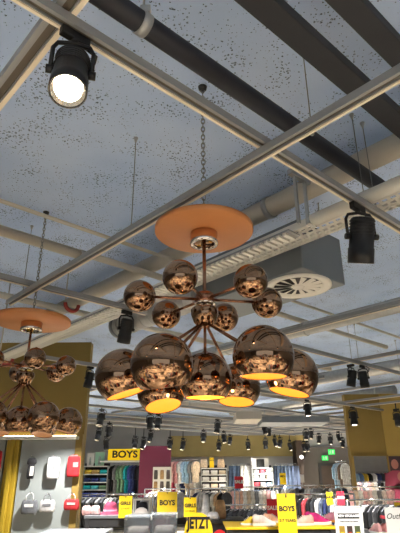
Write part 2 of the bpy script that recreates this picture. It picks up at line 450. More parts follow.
pipe('q', 4.2, 2.36, 8.2, 3.70, .035, M_PIPEB, 'drain_pipe', 'narrower beige pipe continuing right from the capped pipe end', 'pipe', ())
pipe('q', 3.80, -3, 9, 3.74, .018, M_PIPEB, 'conduit', 'thin grey conduit high under the ceiling at left', 'conduit', ())
pipe('q', 5.9, -1, 9, 3.68, .04, M_PIPEB, 'heating_pipe', 'pale pipe below the ceiling beyond the near chandelier', 'pipe', (3.0, 6.0))
pipe('p', 5.6, 1, 9, 3.5, .09, M_GALV, 'air_duct', 'round steel duct behind the near chandelier globes', 'duct', (2.5, 4.0, 5.5))
# slotted cable tray beside a white light trunking
def cable_tray(a0, a1, b0, b1, z, label):
    c = G((a0 + a1) / 2, (b0 + b1) / 2, z); t = empty('cable_tray', c, 0, label, 'cable tray')
    Wd = a1 - a0; Ln = b1 - b0; cell = .06; nb = int(Ln / cell); na = 4; b = MB()
    # slotted base: ribs along and across, staggered
    lanes = na; lw = Wd / lanes
    for i in range(lanes + 1):
        b.box(QD * (-Wd / 2 + i * lw + (.016 if i == 0 else -.016 if i == lanes else 0)), (.03, Ln, .003), (QD, PD, ZD))
    for i in range(lanes):
        for k in range(nb):
            y = -Ln / 2 + (k + (.5 if i % 2 else .0)) * cell
            b.box(QD * (-Wd / 2 + (i + .5) * lw) + PD * (y + .01), (lw, .024, .003), (QD, PD, ZD))
    b.build('slotted_base', M_WHITE, t)
    e = MB()
    for sgn in (-1, 1): e.box(QD * (sgn * Wd / 2) + ZD * .03, (.006, Ln, .06), (QD, PD, ZD))
    e.build('side_flange', M_WHITE, t)
    return t
cable_tray(2.79, 3.03, -1.2, 7.8, 3.305, 'white slotted cable tray running diagonally behind the near chandelier')
t = empty('light_trunking', G(2.733, .38, 3.30), 0, 'smooth white rounded trunking beside the slotted tray at right', 'trunking')
prof = [(-.05, .01), (-.05, -.02), (-.036, -.042), (0, -.05), (.036, -.042), (.05, -.02), (.05, .01), (.04, .02), (-.04, .02)]
MB().loft([[QD * x + ZD * z + PD * yy for x, z in prof] for yy in (-1.5, 1.42)]).build('housing', M_WHITE, t)
MB().box(PD * 1.44 - ZD * .02, (.09, .03, .05), (QD, PD, ZD)).build('end_cap', M_GALV, t)
t = empty('light_trunking', G(2.785, 4.86, 3.255), 0, 'ribbed white trunking beside the slotted tray behind the near chandelier plate', 'trunking')
MB().box(ZD * .035, (.14, 5.7, .012), (QD, PD, ZD)).build('housing', M_TRACK, t)
b = MB(); 
for k in range(95): b.box(PD * (-2.8 + k * .06) + ZD * .02, (.12, .032, .02), (QD, PD, ZD))
b.build('louvre', M_WHITE, t)
# bracket of the tray
tag(MB().box(G(2.74, 1.93, 3.53), (.025, .02, .42), (QD, PD, ZD)).box(G(2.86, 1.93, 3.525), (.025, .02, .43), (QD, PD, ZD)).box(G(2.80, 1.93, 3.74), (.24, .04, .04), (QD, PD, ZD)).build('tray_bracket', M_GALV),
    'steel hanger bracket carrying the slotted tray beside the air unit', 'bracket')
# ceiling fan-coil box with round diffuser
Zb = 3.14
cB = G(3.38, 2.82, Zb)
t = empty('air_unit', cB, 0, 'grey ceiling air unit with round white diffuser behind near chandelier', 'air conditioner')
bw, bl, bh = .60, 1.3, .44
MB().box(ZD * bh / 2, (bw, bl, bh), (QD, PD, ZD)).build('casing', M_ACBOX, t, bevel=.01)
cD = PD * -.37 + QD * -.0; rD = .285; ax = (QD, PD, ZD)
df = MB().lathe([(rD, .0), (rD, -.018), (rD * .93, -.024), (rD * .80, -.012), (rD * .72, -.004), (rD * .72, .0)], 40, cD, ax).build('diffuser_ring', M_WHITE, t)
MB().lathe([(0, -.003), (rD * .74, -.003)], 40, cD, ax).build('diffuser_throat', M_DARK, df)
for k in range(14):
    a = k * 2 * PI / 14; u = QD * math.cos(a) + PD * math.sin(a); v = QD * -math.sin(a) + PD * math.cos(a)
    vs = [cD + u * rD * .2 - v * .008 - ZD * .008, cD + u * rD * .74 - v * .026 - ZD * .008, cD + u * rD * .74 + v * .02 - ZD * .018, cD + u * rD * .2 + v * .008 - ZD * .018]
    vs += [x + ZD * .003 for x in vs]
    MB().add(vs, [(0, 1, 2, 3), (7, 6, 5, 4), (0, 4, 5, 1), (1, 5, 6, 2), (2, 6, 7, 3), (3, 7, 4, 0)]).build('blade', M_WHITE, df)
MB().lathe([(0, -.022), (rD * .16, -.022), (rD * .22, -.006)], 24, cD, ax).build('diffuser_hub', M_WHITE, df)
for i in (-1, 1):
    for j in (-1, 1): MB().tube([QD * (i * .17 + .08) + PD * (j * .5) + ZD * bh, QD * (i * .17 + .08) + PD * (j * .5) + ZD * (CEIL - Zb)], .006, 6).build('hanger_rod', M_GALV, t)
# spiral duct with open round end
e0 = atz(119, 327, 3.3); 
t = empty('spiral_duct', e0, 0, 'round spiral steel duct end beside the dark hanging spotlight', 'duct')
d = -PD
MB().tube([d * 0, d * 1.45], .12, 28).build('duct_run', M_GALV, t)
b = MB()
for k in range(9): b.tube([d * (.1 + k * .15), d * (.118 + k * .15)], .125, 28)
b.build('seams', M_GALV, t)
MB().tube([d * -.03, d * .02], .13, 28).build('end_cap', M_ACBOX, t)
b = MB(); b.tube([d * .6 + ZD * .1, d * .6 + ZD * .38], .006, 6); b.build('hanger_rod', M_GALV, t)
# red pipe clamps
for k, (x, y, z, lab) in enumerate(((72, 304, 3.47, 'red curved pipe clamp under the track beside the far chandelier'), (6, 358, 3.0, 'red curved hose at the left edge behind the far chandelier'))):
    c = atz(x, y, z)
    t = empty('pipe_clamp', c, 0, lab, 'pipe clamp')
    R = .085
    MB().tube([QD * (R * math.cos(a)) + ZD * (R * math.sin(a)) for a in [PI + PI * i / 12 for i in range(13)]], .022, 10).build('clamp_arc', M_RUST, t)
    MB().tube([QD * -R, QD * -R + ZD * (CEIL - z)], .008, 6).build('rod', M_GALV, t)

# suspension wires (ceiling anchor pixel, foot pixel)
def wire_px(top, label, zf):
    a = atz(top[0], top[1], CEIL)
    if top[0] in (342, 353): a = G(a.dot(QD), 1.41, CEIL)
    wire(a, (a.x, a.y, zf), label)
wire_px((299, 17), 'steel suspension wire behind the wide dark duct at top', TZ)
wire_px((342, 120), 'left of the two suspension wires above the black spotlight at right', TZ + .06)
wire_px((353, 128), 'right of the two suspension wires above the black spotlight at right', TZ + .06)
wire_px((136, 138), 'long suspension wire left of the near chandelier chain', TZ)
wire_px((32, 226), 'short suspension wire left of the far chandelier chain', TZ)
wire_px((347, 322), 'left of the two suspension wires above the paired spotlights', TZ + .06)
wire_px((354, 324), 'right of the two suspension wires above the paired spotlights', TZ + .06)
wire_px((395, 340), 'short suspension wire at the right edge beyond the air unit', TZ + .06)

# far ventilation boxes and ducts that fill the far ceiling
for (x0, y0, x1, y1, Y, hh, m, lab) in ((236, 413, 262, 419, 11.0, .16, M_PIPEB, 'pale boxed duct end far above the middle of the shop'),
                                     (262, 415, 330, 422, 11.6, .13, M_ACBOX, 'long grey boxed duct far above the shoe table')):
    p0 = at(x0, y0, Y); p1 = at(x1, y1, Y)
    c = Vector(((p0.x + p1.x) / 2, Y + .5, p1.z))
    tag(MB().box(c + ZD * hh / 2, (p1.x - p0.x, 1.0, hh)).build('ceiling_duct', m, bevel=.01), lab, 'duct')
for i, (a, lab) in enumerate(((9.9, 'long round duct crossing the far ceiling, nearer of two'), (12.8, 'long round duct crossing the far ceiling, farther of two'))):
    pipe('p', a, -1.5 if i == 0 else 6.5, 12.5, 3.72, .13, M_GALV, 'air_duct', lab, 'duct', (7, 9, 11))
for i, (b_, lab) in enumerate(((7.9, 'beige pipe below the far ceiling over the clothes racks'), (10.4, 'beige pipe below the far ceiling near the back shelves'))):
    pipe('q', b_, 7.9, 15, 3.46, .08, M_PIPEB, 'heating_pipe', lab, 'pipe', (9, 12))

# ------------------------------------------------------------------ track spotlights
def make_spot(lit):
    t = empty('track_spotlight')
    # local: lamp hangs from z=0 (track), body axis leans; children in world-aligned local frame
    MB().box((0, 0, -.02), (.12, .03, .04)).build('track_adapter', M_BLACK, t, bevel=.004)
    y = MB(); pts = [(-.075, 0, -.195), (-.075, 0, -.09), (-.06, 0, -.062), (0, 0, -.05), (.06, 0, -.062), (.075, 0, -.09), (.075, 0, -.195)]
    y.tube(pts, .0085, 8); y.tube([(0, 0, -.05), (0, 0, -.03)], .014, 10); yk = y.build('yoke', M_BLACK, t)
    b = MB(); b.lathe([(0, .105), (.05, .105), (.062, .095), (.063, .03), (.064, -.06), (.068, -.062), (.068, -.14), (.062, -.142), (.056, -.12), (.05, -.112), (0, -.112)], 28)
    bd = b.build('lamp_body', M_BLACK, t)
    fins = MB()
    for k in range(5): fins.lathe([(.06, .088 - k * .016), (.067, .086 - k * .016), (.067, .080 - k * .016), (.06, .078 - k * .016)], 28)
    fins.build('cooling_fins', M_BLACK, bd)
    for sg in (-1, 1): MB().tube([(sg * .09, 0, 0), (sg * .06, 0, 0)], .016, 12).build('pivot_knob', M_BLACK, bd)
    MB().lathe([(0, -.124), (.044, -.124), (.057, -.128)], 24).build('lens', M_LENS if lit else M_LENSOFF, bd)
    MB().lathe([(.048, -.126), (.062, -.139), (.066, -.142), (.056, -.122)], 28).build('reflector_ring', M_REFL, bd)
    bd.location = (0, 0, -.195)
    cb = MB(); cb.tube([(.02, .03, -.02), (.05, .06, -.015), (.085, .06, -.04), (.08, .045, -.09), (.04, .03, -.12), (.01, .02, -.10)], .006, 8); cb.build('cable', M_BLACK, t)
    return t
S_LIT = make_spot(True); S_OFF = make_spot(False); _used = {}
def spot(x, y, label, lit=False, tilt=0.3, az=0.0, z=None, Y=None, sc=1.0, light=1.0, rz=None, top=None, scmul=1.0, maxy=21):
    """x,y = pixel of the lamp body; it hangs just below the track height"""
    d = ray(x, y); best = None
    for (al, off, s0, s1, tz) in TRACKS:
        A = d.dot(PD if al == 'q' else QD); B = d.dot(QD if al == 'q' else PD)
        if abs(A) < 1e-6: continue
        k = off / A
        if k <= 0 or not (s0 <= B * k <= s1) or d.y * k > maxy: continue
        drop = tz - (EYE + d.z * k)
        if drop >= .15 * sc and (best is None or drop < best[0]): best = (drop, k, tz, al)
    if best is None: print('no track for', label); best = (.195 * sc, (TZ - .195 * sc - EYE) / d.z, TZ, 'q')
    drop, k, tz, al = best
    c = Vector((0, 0, EYE)) + d * k; sc = min(sc, drop / .195) * scmul
    base = S_LIT if lit else S_OFF
    if not _used.get(lit): t = base; _used[lit] = True
    else: t = copy_tree(base)
    t.location = (c.x, c.y, min(tz - .011, c.z + .195 * sc)); t.scale = (sc,) * 3
    t.rotation_euler = (0, 0, -az if rz is None else rz)
    bd = [k for k in kids(t) if k.name.startswith('lamp_body')][0]
    # tilt the beam about the yoke pivot (local X): beam towards local -Y when tilt>0
    bd.rotation_euler = (-tilt, 0, 0)
    ta = math.radians(42.35) if al == 'q' else math.radians(132.35)
    for k_ in kids(t):
        if k_.name.startswith('track_adapter'): k_.rotation_euler = (0, 0, ta - t.rotation_euler.z)
    tag(t, label, 'spotlight', 'track spotlights')
    gap = tz - .012 - (c.z + .195 * sc)
    if gap > .02: MB().tube([(0, 0, 0), (0, 0, gap / sc)], .012, 8).build('drop_rod', M_BLACK, t)
    if light:
        l = bpy.data.lights.new('beam', 'SPOT'); l.energy = SPOT_W * light; l.color = SPOT_COL; l.spot_size = math.radians(85); l.spot_blend = .6; l.shadow_soft_size = .05
        lo = bpy.data.objects.new('beam', l); COL.objects.link(lo); lo.parent = bd; lo.location = (0, 0, -.155)
    return t
R = math.radians
spot(71, 72, 'large lit black spotlight shining down at top left', True, .35, 0.15, rz=.25)
spot(361, 232, 'large black spotlight hanging at right beside the slotted tray', False, -.42, 0, rz=.1, scmul=1.15)
spot(126, 328, 'black spotlight hanging left of the near chandelier by the round duct', False, -.4, 0, rz=.5)
spot(89.5, 378, 'black spotlight in front of the left mustard pillar edge', False, -.3, 0, rz=.9, light=.35)
spot(352, 377, 'lit left lamp of the paired spotlights at right', True, -.3, 0, rz=.6, light=.5)
spot(363.5, 378, 'right lamp of the paired spotlights at right', False, -.15, 0, rz=-.6, light=.5)
spot(353, 413, 'lit spotlight below the paired ones, before the mustard pillar', True, .15, 0, light=.3, scmul=1.6)
spot(397.5, 419, 'spotlight at the right edge before the mustard pillar', False, .2, 0, light=.3, scmul=1.2, maxy=12.6)
spot(307.5, 409, 'lit spotlight directly below the rightmost glowing globe', True, .1, 0, light=.5)
FAR = [
 (101, 419, 0, 'taller spotlight left of the plum partition, in the upper far row'), (98.5, 435, 0, 'small spotlight under the taller one, left of the boys sign'),
 (109, 431, 1, 'lit small spotlight just above the left end of the boys sign'), (106, 444, 1, 'tiny lit spotlight at the left end of the boys sign'),
 (150, 422, 1, 'lit spotlight below the front amber globe opening'), (158, 423, 0, 'dark spotlight right beside the lit one under the front amber globe'),
 (150.5, 437, 0, 'small spotlight under the lit one above the plum partition'), (135, 443, 0, 'tiny spotlight above the right end of the boys sign'),
 (143.5, 444, 0, 'tiny spotlight at the left edge of the plum partition'), (170, 444, 0, 'tiny spotlight at the right edge of the plum partition'),
 (183, 445, 0, 'tiny spotlight above the hanging children tops'), (217.5, 427, 0, 'spotlight alone under the middle globe, in the upper far row'),
 (203.5, 437, 0, 'curved looking small spotlight left of the middle of the back wall'), (224, 438, 0, 'left one of two small spotlights over the back shelves'),
 (230, 440, 0, 'right one of two small spotlights over the back shelves'), (219, 446, 0, 'tiny spotlight over the yellow card on the back shelf'),
 (248, 445, 0, 'tiny spotlight over the jeans at the back'), (264.5, 429, 0, 'dark left spotlight of the close pair under the right globes'),
 (269, 431, 1, 'lit right spotlight of the close pair under the right globes'), (265.5, 444, 1, 'lit small spotlight under the close pair'),
 (275, 442, 0, 'left of two small spotlights over the denim wall'), (280, 443, 0, 'right of two small spotlights over the denim wall'),
 (290, 446, 0, 'tiny spotlight over the right end of the denim wall'), (306, 435, 0, 'left of the cluster of spotlights near the exit door'),
 (311, 434, 0, 'second of the cluster of spotlights near the exit door'), (319, 439, 0, 'spotlight just right of the exit door cluster'),
 (330.5, 440, 0, 'spotlight above the green exit sign'), (338.5, 437, 0, 'spotlight close to the mustard pillar at right'),
 (342.5, 443, 0, 'tiny spotlight against the mustard pillar at right'), (304, 447, 0, 'tiny left spotlight of two low ones before the dark jamb'),
 (307.5, 447, 0, 'tiny right spotlight of two low ones before the dark jamb')]
for i, (x, y, lit, lab) in enumerate(FAR):
    spot(x, y, lab, bool(lit), .35 if not lit else -.25, 0, Y=19.2, rz=random.uniform(-.7, .7), sc=1.15, light=(.3 if i % 2 == 0 else 0))
# out-of-frame lamps added to brighten ceiling and mirror view (seen in the copper globes)
for i, (x, y) in enumerate(((-2.2, .6), (2.4, .4), (-.6, -2.0), (3.2, -2.4), (-3.6, -2.6), (4.6, 3.0), (-5.5, 2.2), (8.6, -4.2), (10.6, -5.6))):
    t = copy_tree(S_LIT); t.location = (x, y, TZ)
    lab = ['behind left of the viewer', 'behind right of the viewer', 'in the middle behind the viewer', 'far right behind the viewer', 'far left behind the viewer', 'right of the near chandelier out of frame', 'left of the far chandelier out of frame', 'over the racks facing the mirror', 'over the right rack facing the mirror'][i]
    tag(t, 'added lit track spotlight ' + lab, 'spotlight', 'track spotlights')
    bd = [k for k in kids(t) if k.name.startswith('lamp_body')][0]
    for c in kids(bd):
        if c.type == 'LIGHT': bpy.data.objects.remove(c)
    l = bpy.data.lights.new('beam', 'SPOT'); l.energy = SPOT_W * (.7 if i == 6 else 1.6); l.color = SPOT_COL; l.spot_size = R(110); l.spot_blend = .7; l.shadow_soft_size = .05
    lo = bpy.data.objects.new('beam', l); COL.objects.link(lo); lo.parent = bd; lo.location = (0, 0, -.155)
    bd.rotation_euler = (0, 0, 0)
for x0 in (0,):
    track('p', -1.3, -5, 5, TZ + .052, 'grey track over the viewer')
    track('q', -2.6, -5, 5, TZ, 'grey track behind the viewer')

# ------------------------------------------------------------------ chandeliers
def globe(parent, name, c, r, cut, axis, inner, m=None, toward=None):
    """hollow sphere with its mouth along axis; inner is the shade lining / diffuser material"""
    Z = -Vector(axis).normalized(); X = Z.orthogonal().normalized(); Y = Z.cross(X)
    a_cut = math.acos(-cut / r) if cut else PI
    n = 24; prof = [(r * math.sin(a_cut * k / n), r * math.cos(a_cut * k / n)) for k in range(n + 1)]
    b = MB().lathe(prof, 48, c, (X, Y, Z))
    g = b.build(name, m or M_COPPER, parent)
    if cut:
        r0 = math.sqrt(r * r - cut * cut)
        b = MB().lathe([(r0 + .0015, -cut - .0015), (r0 + .0015, -cut + .003), (r0 - .004, -cut + .003), (r0 - .004, -cut - .0015)], 48, c, (X, Y, Z), closed=True); b.build('rim', M_COPROD, g)
        b = MB().lathe([(0, -cut + .012), (r0 * .7, -cut + .010), (r0 - .003, -cut + .002)], 40, c, (X, Y, Z)); b.build('diffuser', inner, g)
    # collar where the rod enters
    if toward is not None: Z = (Vector(toward) - Vector(c)).normalized(); X = Z.orthogonal().normalized(); Y = Z.cross(X)
    MB().lathe([(.0, r + .004), (r * .10, r + .004), (r * .13, r * .985), (r * .13, r * .96)], 20, c, (X, Y, Z)).build('collar', M_COPROD, g)
    return g
def chandelier(loc, label, ang, Rb, rb, Rs, rs, z_hub, z_low, z_big, plate_r, chain_top, lit, rod_r=.008, ang_s=None, adj=None, tilts=None):
    """loc = plate underside centre; z_* are heights relative to it (negative)"""
    t = empty('globe_chandelier', loc, 0, label, 'chandelier')
    inner = M_GLOW if lit else M_AMBOFF
    MB().lathe([(0, 0), (plate_r - .006, 0), (plate_r, .006), (plate_r, .030), (plate_r - .006, .036), (0, .036)], 72).build('ceiling_plate', M_PLATE, t)
    cr = plate_r * .27
    MB().lathe([(0, -.0005), (cr, -.0005), (cr, -.065), (cr - .004, -.07)], 40).build('plate_cup', M_PLATE, t)
    MB().lathe([(cr + .003, -.052), (cr + .003, -.072), (cr - .014, -.074), (cr - .02, -.05)], 40).build('chrome_ring', M_CHROME, t)
    MB().lathe([(cr - .016, -.066), (cr * .5, -.068), (0, -.068)], 40).build('cup_mirror', M_COPPER, t)
    # chain
    ch = MB(); L = .034; top = chain_top - loc[2]; z = .036; k = 0
    while z < top:
        pts = []
        for i in range(12):
            a = 2 * PI * i / 12; u = .011 * math.cos(a); v = (L * .62) * math.sin(a)
            pts.append((u, 0, z + L * .5 + v) if k % 2 == 0 else (0, u, z + L * .5 + v))
        ch.tube(pts, .0034, 6, closed=True); z += L * .92; k += 1
    ch.build('chain', mat('zinc_chain', (128, 130, 132), .45, .3), t)
    MB().lathe([(0, top), (.03, top), (.026, top - .02), (.01, top - .03), (0, top - .03)], 20).build('ceiling_hook', M_BLACK, t)
    cbl = MB(); cbl.tube([(-plate_r * .6, plate_r * .3, .036), (-plate_r * .56, plate_r * .3, .07), (-plate_r * .4, plate_r * .2, .10), (-plate_r * .15, .05, .10), (-.03, .03, .07), (-.02, .02, .036)], .006, 8); cbl.build('power_cable', M_BLACK, t)
    MB().tube([(0, 0, -.05), (0, 0, z_low)], .0105, 14).build('stem', M_COPROD, t)
    MB().lathe([(0, z_hub + .045), (.035, z_hub + .042), (.052, z_hub + .03), (.056, z_hub), (.052, z_hub - .02), (.045, z_hub - .028)], 32).build('hub', M_COPROD, t)
    MB().lathe([(.06, z_hub - .024), (.06, z_hub - .032), (.036, z_hub - .034), (.018, z_hub - .03), (0, z_hub - .03)], 32).build('hub_disc', M_CHROME, t)
    rl = .075
    MB().lathe([(.0, z_low + .055), (rl * .9, z_low + .055), (rl, z_low + .045), (rl * .98, z_low + .015), (rl * .8, z_low - .025), (rl * .5, z_low - .05), (0, z_low - .055)], 36).build('lower_dome', M_COPPER, t)
    tiltin = R(14)
    for k in range(6):
        a = (ang if ang_s is None else ang_s) + k * PI / 3; u = Vector((math.sin(a), -math.cos(a), 0))
        MB().tube([u * .04 + ZD * z_hub, u * (Rs - rs + .01) + ZD * z_hub], rod_r, 10).build('arm', M_COPROD, t)
        globe(t, 'small_globe', u * Rs + ZD * z_hub, rs, 0, ZD * -1, None)
        a = ang + k * PI / 3; u = Vector((math.sin(a), -math.cos(a), 0))
        ti = tilts[k] if tilts else tiltin; axis = (ZD * -math.cos(ti) - u * math.sin(ti))
        dr, dz = adj[k] if adj else (0, 0)
        c = u * (Rb + dr) + ZD * (z_big + dz); st = u * .03 + ZD * (z_low - .04)
        globe(t, 'globe_shade', c, rb, rb * .66, axis, inner, toward=st)
        e = c + (st - c).normalized() * rb * .99
        MB().tube([st, e], rod_r, 10).build('rod', M_COPROD, t)
    globe(t, 'globe_shade', ZD * z_big, rb, rb * .66, ZD * -1 + Vector((0, .04, 0)), inner)
    MB().tube([ZD * (z_low - .04), ZD * (z_big + rb)], rod_r, 10).build('rod', M_COPROD, t)
    if lit:
        for k in range(1):
            l = bpy.data.lights.new('lamp', 'POINT'); l.energy = 6; l.color = (1, .62, .25); l.shadow_soft_size = .05
            lo = bpy.data.objects.new('lamp', l); COL.objects.link(lo); lo.parent = t; lo.location = (0, 0, z_big - rb - .05)
    return t
D1 = 2.62
c1 = at(204, 234, D1)
chandelier(Vector((c1.x, D1, 2.915)), 'near copper chandelier of mirrored globes, lower ring glowing amber', R(-25), .46, .139, .355, .087, -.405, -.51, -.84, .285, CEIL, True, ang_s=R(-20),
           adj=((0, -.010), (-.01, .036), (-.005, .026), (-.01, .03), (-.015, 0), (-.035, .012)), tilts=[R(v) for v in (16, 2, 13, 10, 18, 17)])
D2 = 4.3
c2 = at(32, 323, D2)
zz = lambda y: at(29, y, D2).z - c2.z
chandelier(Vector((c2.x, D2, c2.z)), 'far copper chandelier of mirrored globes before the mustard pillar at left, unlit', R(46), .385, .122, .34, .085, zz(366), zz(379), zz(421), .335, CEIL, False, ang_s=R(29))

# ------------------------------------------------------------------ products on the left panel
def hook(parent, L=.16):
    MB().tube([(0, .02, .0), (0, -L, .01), (0, -L - .015, .03)], .004, 6).build('hook', M_CHROME, parent)
def soft_block(w, h, d, n=8, bulge=.3, taper=1.0):
    rings = []
    for i in range(n + 1):
        z = i / n; s = 1 - bulge * (2 * z - 1) ** 4 * .5; ww = w / 2 * (1 + (taper - 1) * z); dd = d / 2 * (1 - bulge * (2 * z - 1) ** 2)
        ring = []
        for k in range(16):
            a = 2 * PI * k / 16; ca, sa = math.cos(a), math.sin(a)
            ring.append(Vector((math.copysign(abs(ca) ** .5, ca) * ww * s, math.copysign(abs(sa) ** .6, sa) * dd, z * h)))
        rings.append(ring)
    return MB().loft(rings)
def panel_item(x, y0, y1, wpx, name, m, label, cat, kind):
    Yp = YL - .16; p0 = at(x, y0, Yp); p1 = at(x, y1, Yp); wd = wpx / 547 * Yp; h = p0.z - p1.z
    t = empty(name, (p0.x, Yp, p1.z), 0, label, cat, 'products hanging on the grey panel')
    if kind == 'bag':
        soft_block(wd, h * .68, .09, 8, .35, .9).build('pouch', m[0], t)
        s = MB()
        for sg in (-1, 1): s.tube([(sg * wd * .22, -.03, h * .62), (sg * wd * .2, -.03, h * .86), (sg * wd * .1, -.01, h * .98), (0, 0, h)], .008, 6)
        s.build('strap', m[1], t); MB().box((0, -.045, h * .40), (wd * .5, .012, h * .14)).build('front_flap', m[1], t)
        k = empty
    elif kind == 'pack':
        soft_block(wd, h * .94, .05, 8, .25, 1).build('folded_cloth', m[0], t)
        MB().box((wd * .18, -.03, h * .55), (wd * .4, .006, h * .22)).build('print', m[1], t)
        MB().box((0, 0, h * .97), (wd * .5, .006, h * .07)).build('header_card', m[1], t)
    else:
        soft_block(wd * .7, h * .75, .07, 8, .4, .8).build('body', m[0], t)
        soft_block(wd * .9, h * .3, .08, 6, .5, .8).build('cuff', m[0], t).location = (0, 0, h * .65)
        MB().box((wd * .16, -.045, h * .36), (wd * .34, .004, h * .42)).build('price_tag', M_WCARD, t)
    hk = MB(); hk.tube([(0, .14, h), (0, -.04, h + .005), (0, -.05, h + .025)], .005, 6); hk.build('hook', M_CHROME, t)
F = fabric
panel_item(32.5, 457, 479, 11, 'glove_pair', (F((44, 44, 48)), M_WCARD), 'black gloves with a white tag hanging on the grey panel, top left', 'gloves', 'glove')
panel_item(54.5, 456, 479, 13, 'shirt_pack', (F((186, 186, 186)), F((140, 142, 146))), 'white packed shirt hanging on the grey panel, top middle', 'shirt', 'pack')
panel_item(74.5, 455, 477, 13, 'shirt_pack', (F((176, 24, 32)), F((206, 120, 120))), 'red packed shirt hanging on the grey panel, top right', 'shirt', 'pack')
panel_item(-2, 450, 470, 10, 'shirt_pack', (F((206, 30, 48)), F((180, 20, 36))), 'red pack cut by the left edge of the photo', 'shirt', 'pack')
panel_item(31, 493, 514, 17, 'hand_bag', (F((92, 94, 98)), F((190, 190, 188))), 'black and white small bag hanging on the grey panel, bottom left', 'bag', 'bag')
panel_item(48.5, 494, 512, 16, 'hand_bag', (F((184, 182, 182)), F((110, 110, 114))), 'white small bag hanging on the grey panel, bottom middle', 'bag', 'bag')
panel_item(72.5, 494, 510, 16, 'hand_bag', (F((166, 34, 40)), F((214, 176, 174))), 'red and pink small bag hanging on the grey panel, bottom right', 'bag', 'bag')

# ------------------------------------------------------------------ clothing
def garment_mesh(w, h, t, kind):
    """hanging garment: outline in X/Z hanging down from z=0, softened"""
    hw = w / 2
    if kind == 'top':
        out = [(-.08 * w, 0), (-.30 * w, -.04 * h), (-hw, -.16 * h), (-hw * 1.02, -.52 * h), (-.36 * w, -.54 * h), (-.33 * w, -.30 * h), (-.35 * w, -h), (.35 * w, -h * .985), (.33 * w, -.30 * h), (.36 * w, -.54 * h), (hw * 1.02, -.52 * h), (hw, -.16 * h), (.30 * w, -.04 * h), (.08 * w, 0), (0, -.03 * h)]
    elif kind == 'dress':
        out = [(-.12 * w, 0), (-.26 * w, -.03 * h), (-.30 * w, -.14 * h), (-.24 * w, -.36 * h), (-hw, -.97 * h), (-.2 * w, -h), (.2 * w, -h), (hw, -.97 * h), (.24 * w, -.36 * h), (.30 * w, -.14 * h), (.26 * w, -.03 * h), (.12 * w, 0), (0, -.05 * h)]
    else:
        out = [(-.40 * w, 0), (-.42 * w, -.3 * h), (-hw, -h), (-.06 * w, -h), (-.02 * w, -.36 * h), (.02 * w, -.36 * h), (.06 * w, -h), (hw, -h), (.42 * w, -.3 * h), (.40 * w, 0)]
    return MB().prism(out, t).mesh('cloth', None)
GM = {}
def garment(rgb, kind, x, y, z, w, h, t, rz, label, group, rail=0.0, names=('hanging_shirt', 'hanging_dress', 'hanging_trousers')):
    key = (kind, round(w, 2), round(h, 2), round(t, 3))
    if key not in GM:
        me = garment_mesh(w, h, t, kind); hm = MB()
        hm.tube([(-w * .36, 0, -.035 * h - .004), (0, 0, .012), (w * .36, 0, -.035 * h - .004)], .006, 6)
        hk = MB(); hk.tube([(0, 0, .012), (0, 0, .042)] + [(.023 * math.cos(a), 0, .065 + .023 * math.sin(a)) for a in [-PI / 2 + i * PI / 6 for i in range(9)]], .003, 6)
        GM[key] = (me, hm.mesh('hanger', M_CHROME), hk.mesh('hook', M_CHROME))
        me.materials.append(fabric(rgb))
    me, hm, hkm = GM[key]
    name = {'top': names[0], 'dress': names[1], 'pants': names[2]}[kind]
    cat = {'top': 'top', 'dress': 'dress', 'pants': 'trousers'}[kind]
    e = empty(name, (x, y, z - .065), rz, label, cat, group)
    c = bpy.data.objects.new('cloth', me); COL.objects.link(c); c.parent = e
    c.material_slots[0].link = 'OBJECT'; c.material_slots[0].material = fabric(rgb)
    bv = c.modifiers.new('soft', 'BEVEL'); bv.width = min(t * .35, .02); bv.segments = 2
    hh = bpy.data.objects.new('hanger', hm); COL.objects.link(hh); hh.parent = e
    h2 = bpy.data.objects.new('hook', hkm); COL.objects.link(h2); h2.parent = hh; h2.rotation_euler = (0, 0, PI / 2 + rail - rz)
    return e
CN = [((20, 20, 24), 'black'), ((52, 54, 60), 'charcoal'), ((120, 122, 126), 'grey'), ((232, 230, 226), 'white'), ((206, 188, 166), 'beige'), ((224, 176, 176), 'pale pink'),
      ((196, 60, 90), 'pink'), ((190, 30, 40), 'red'), ((40, 52, 96), 'navy'), ((96, 128, 168), 'denim blue'), ((120, 156, 124), 'green'), ((30, 170, 180), 'teal'), ((70, 90, 170), 'blue'), ((216, 180, 60), 'yellow'), ((150, 186, 214), 'light blue'), ((110, 84, 60), 'brown')]
def cname(rgb):
    return min(CN, key=lambda c: sum((a - b) ** 2 for a, b in zip(c[0], rgb)))[1]
def rack(x0, x1, yrail, Y, cols, kind, where, h=.6, w=.42, face=0.0, t=.05, legs=True, dy=0):
    """freestanding rail between two pixel columns at depth Y with garments side by side"""
    a = at(x0, yrail, Y); b = at(x1, yrail, Y); z = (a.z + b.z) / 2; Wd = b.x - a.x; cx = (a.x + b.x) / 2
    return rack_at(cx, Y, z, Wd, 0, cols, kind, where, h, w, face, t, legs)
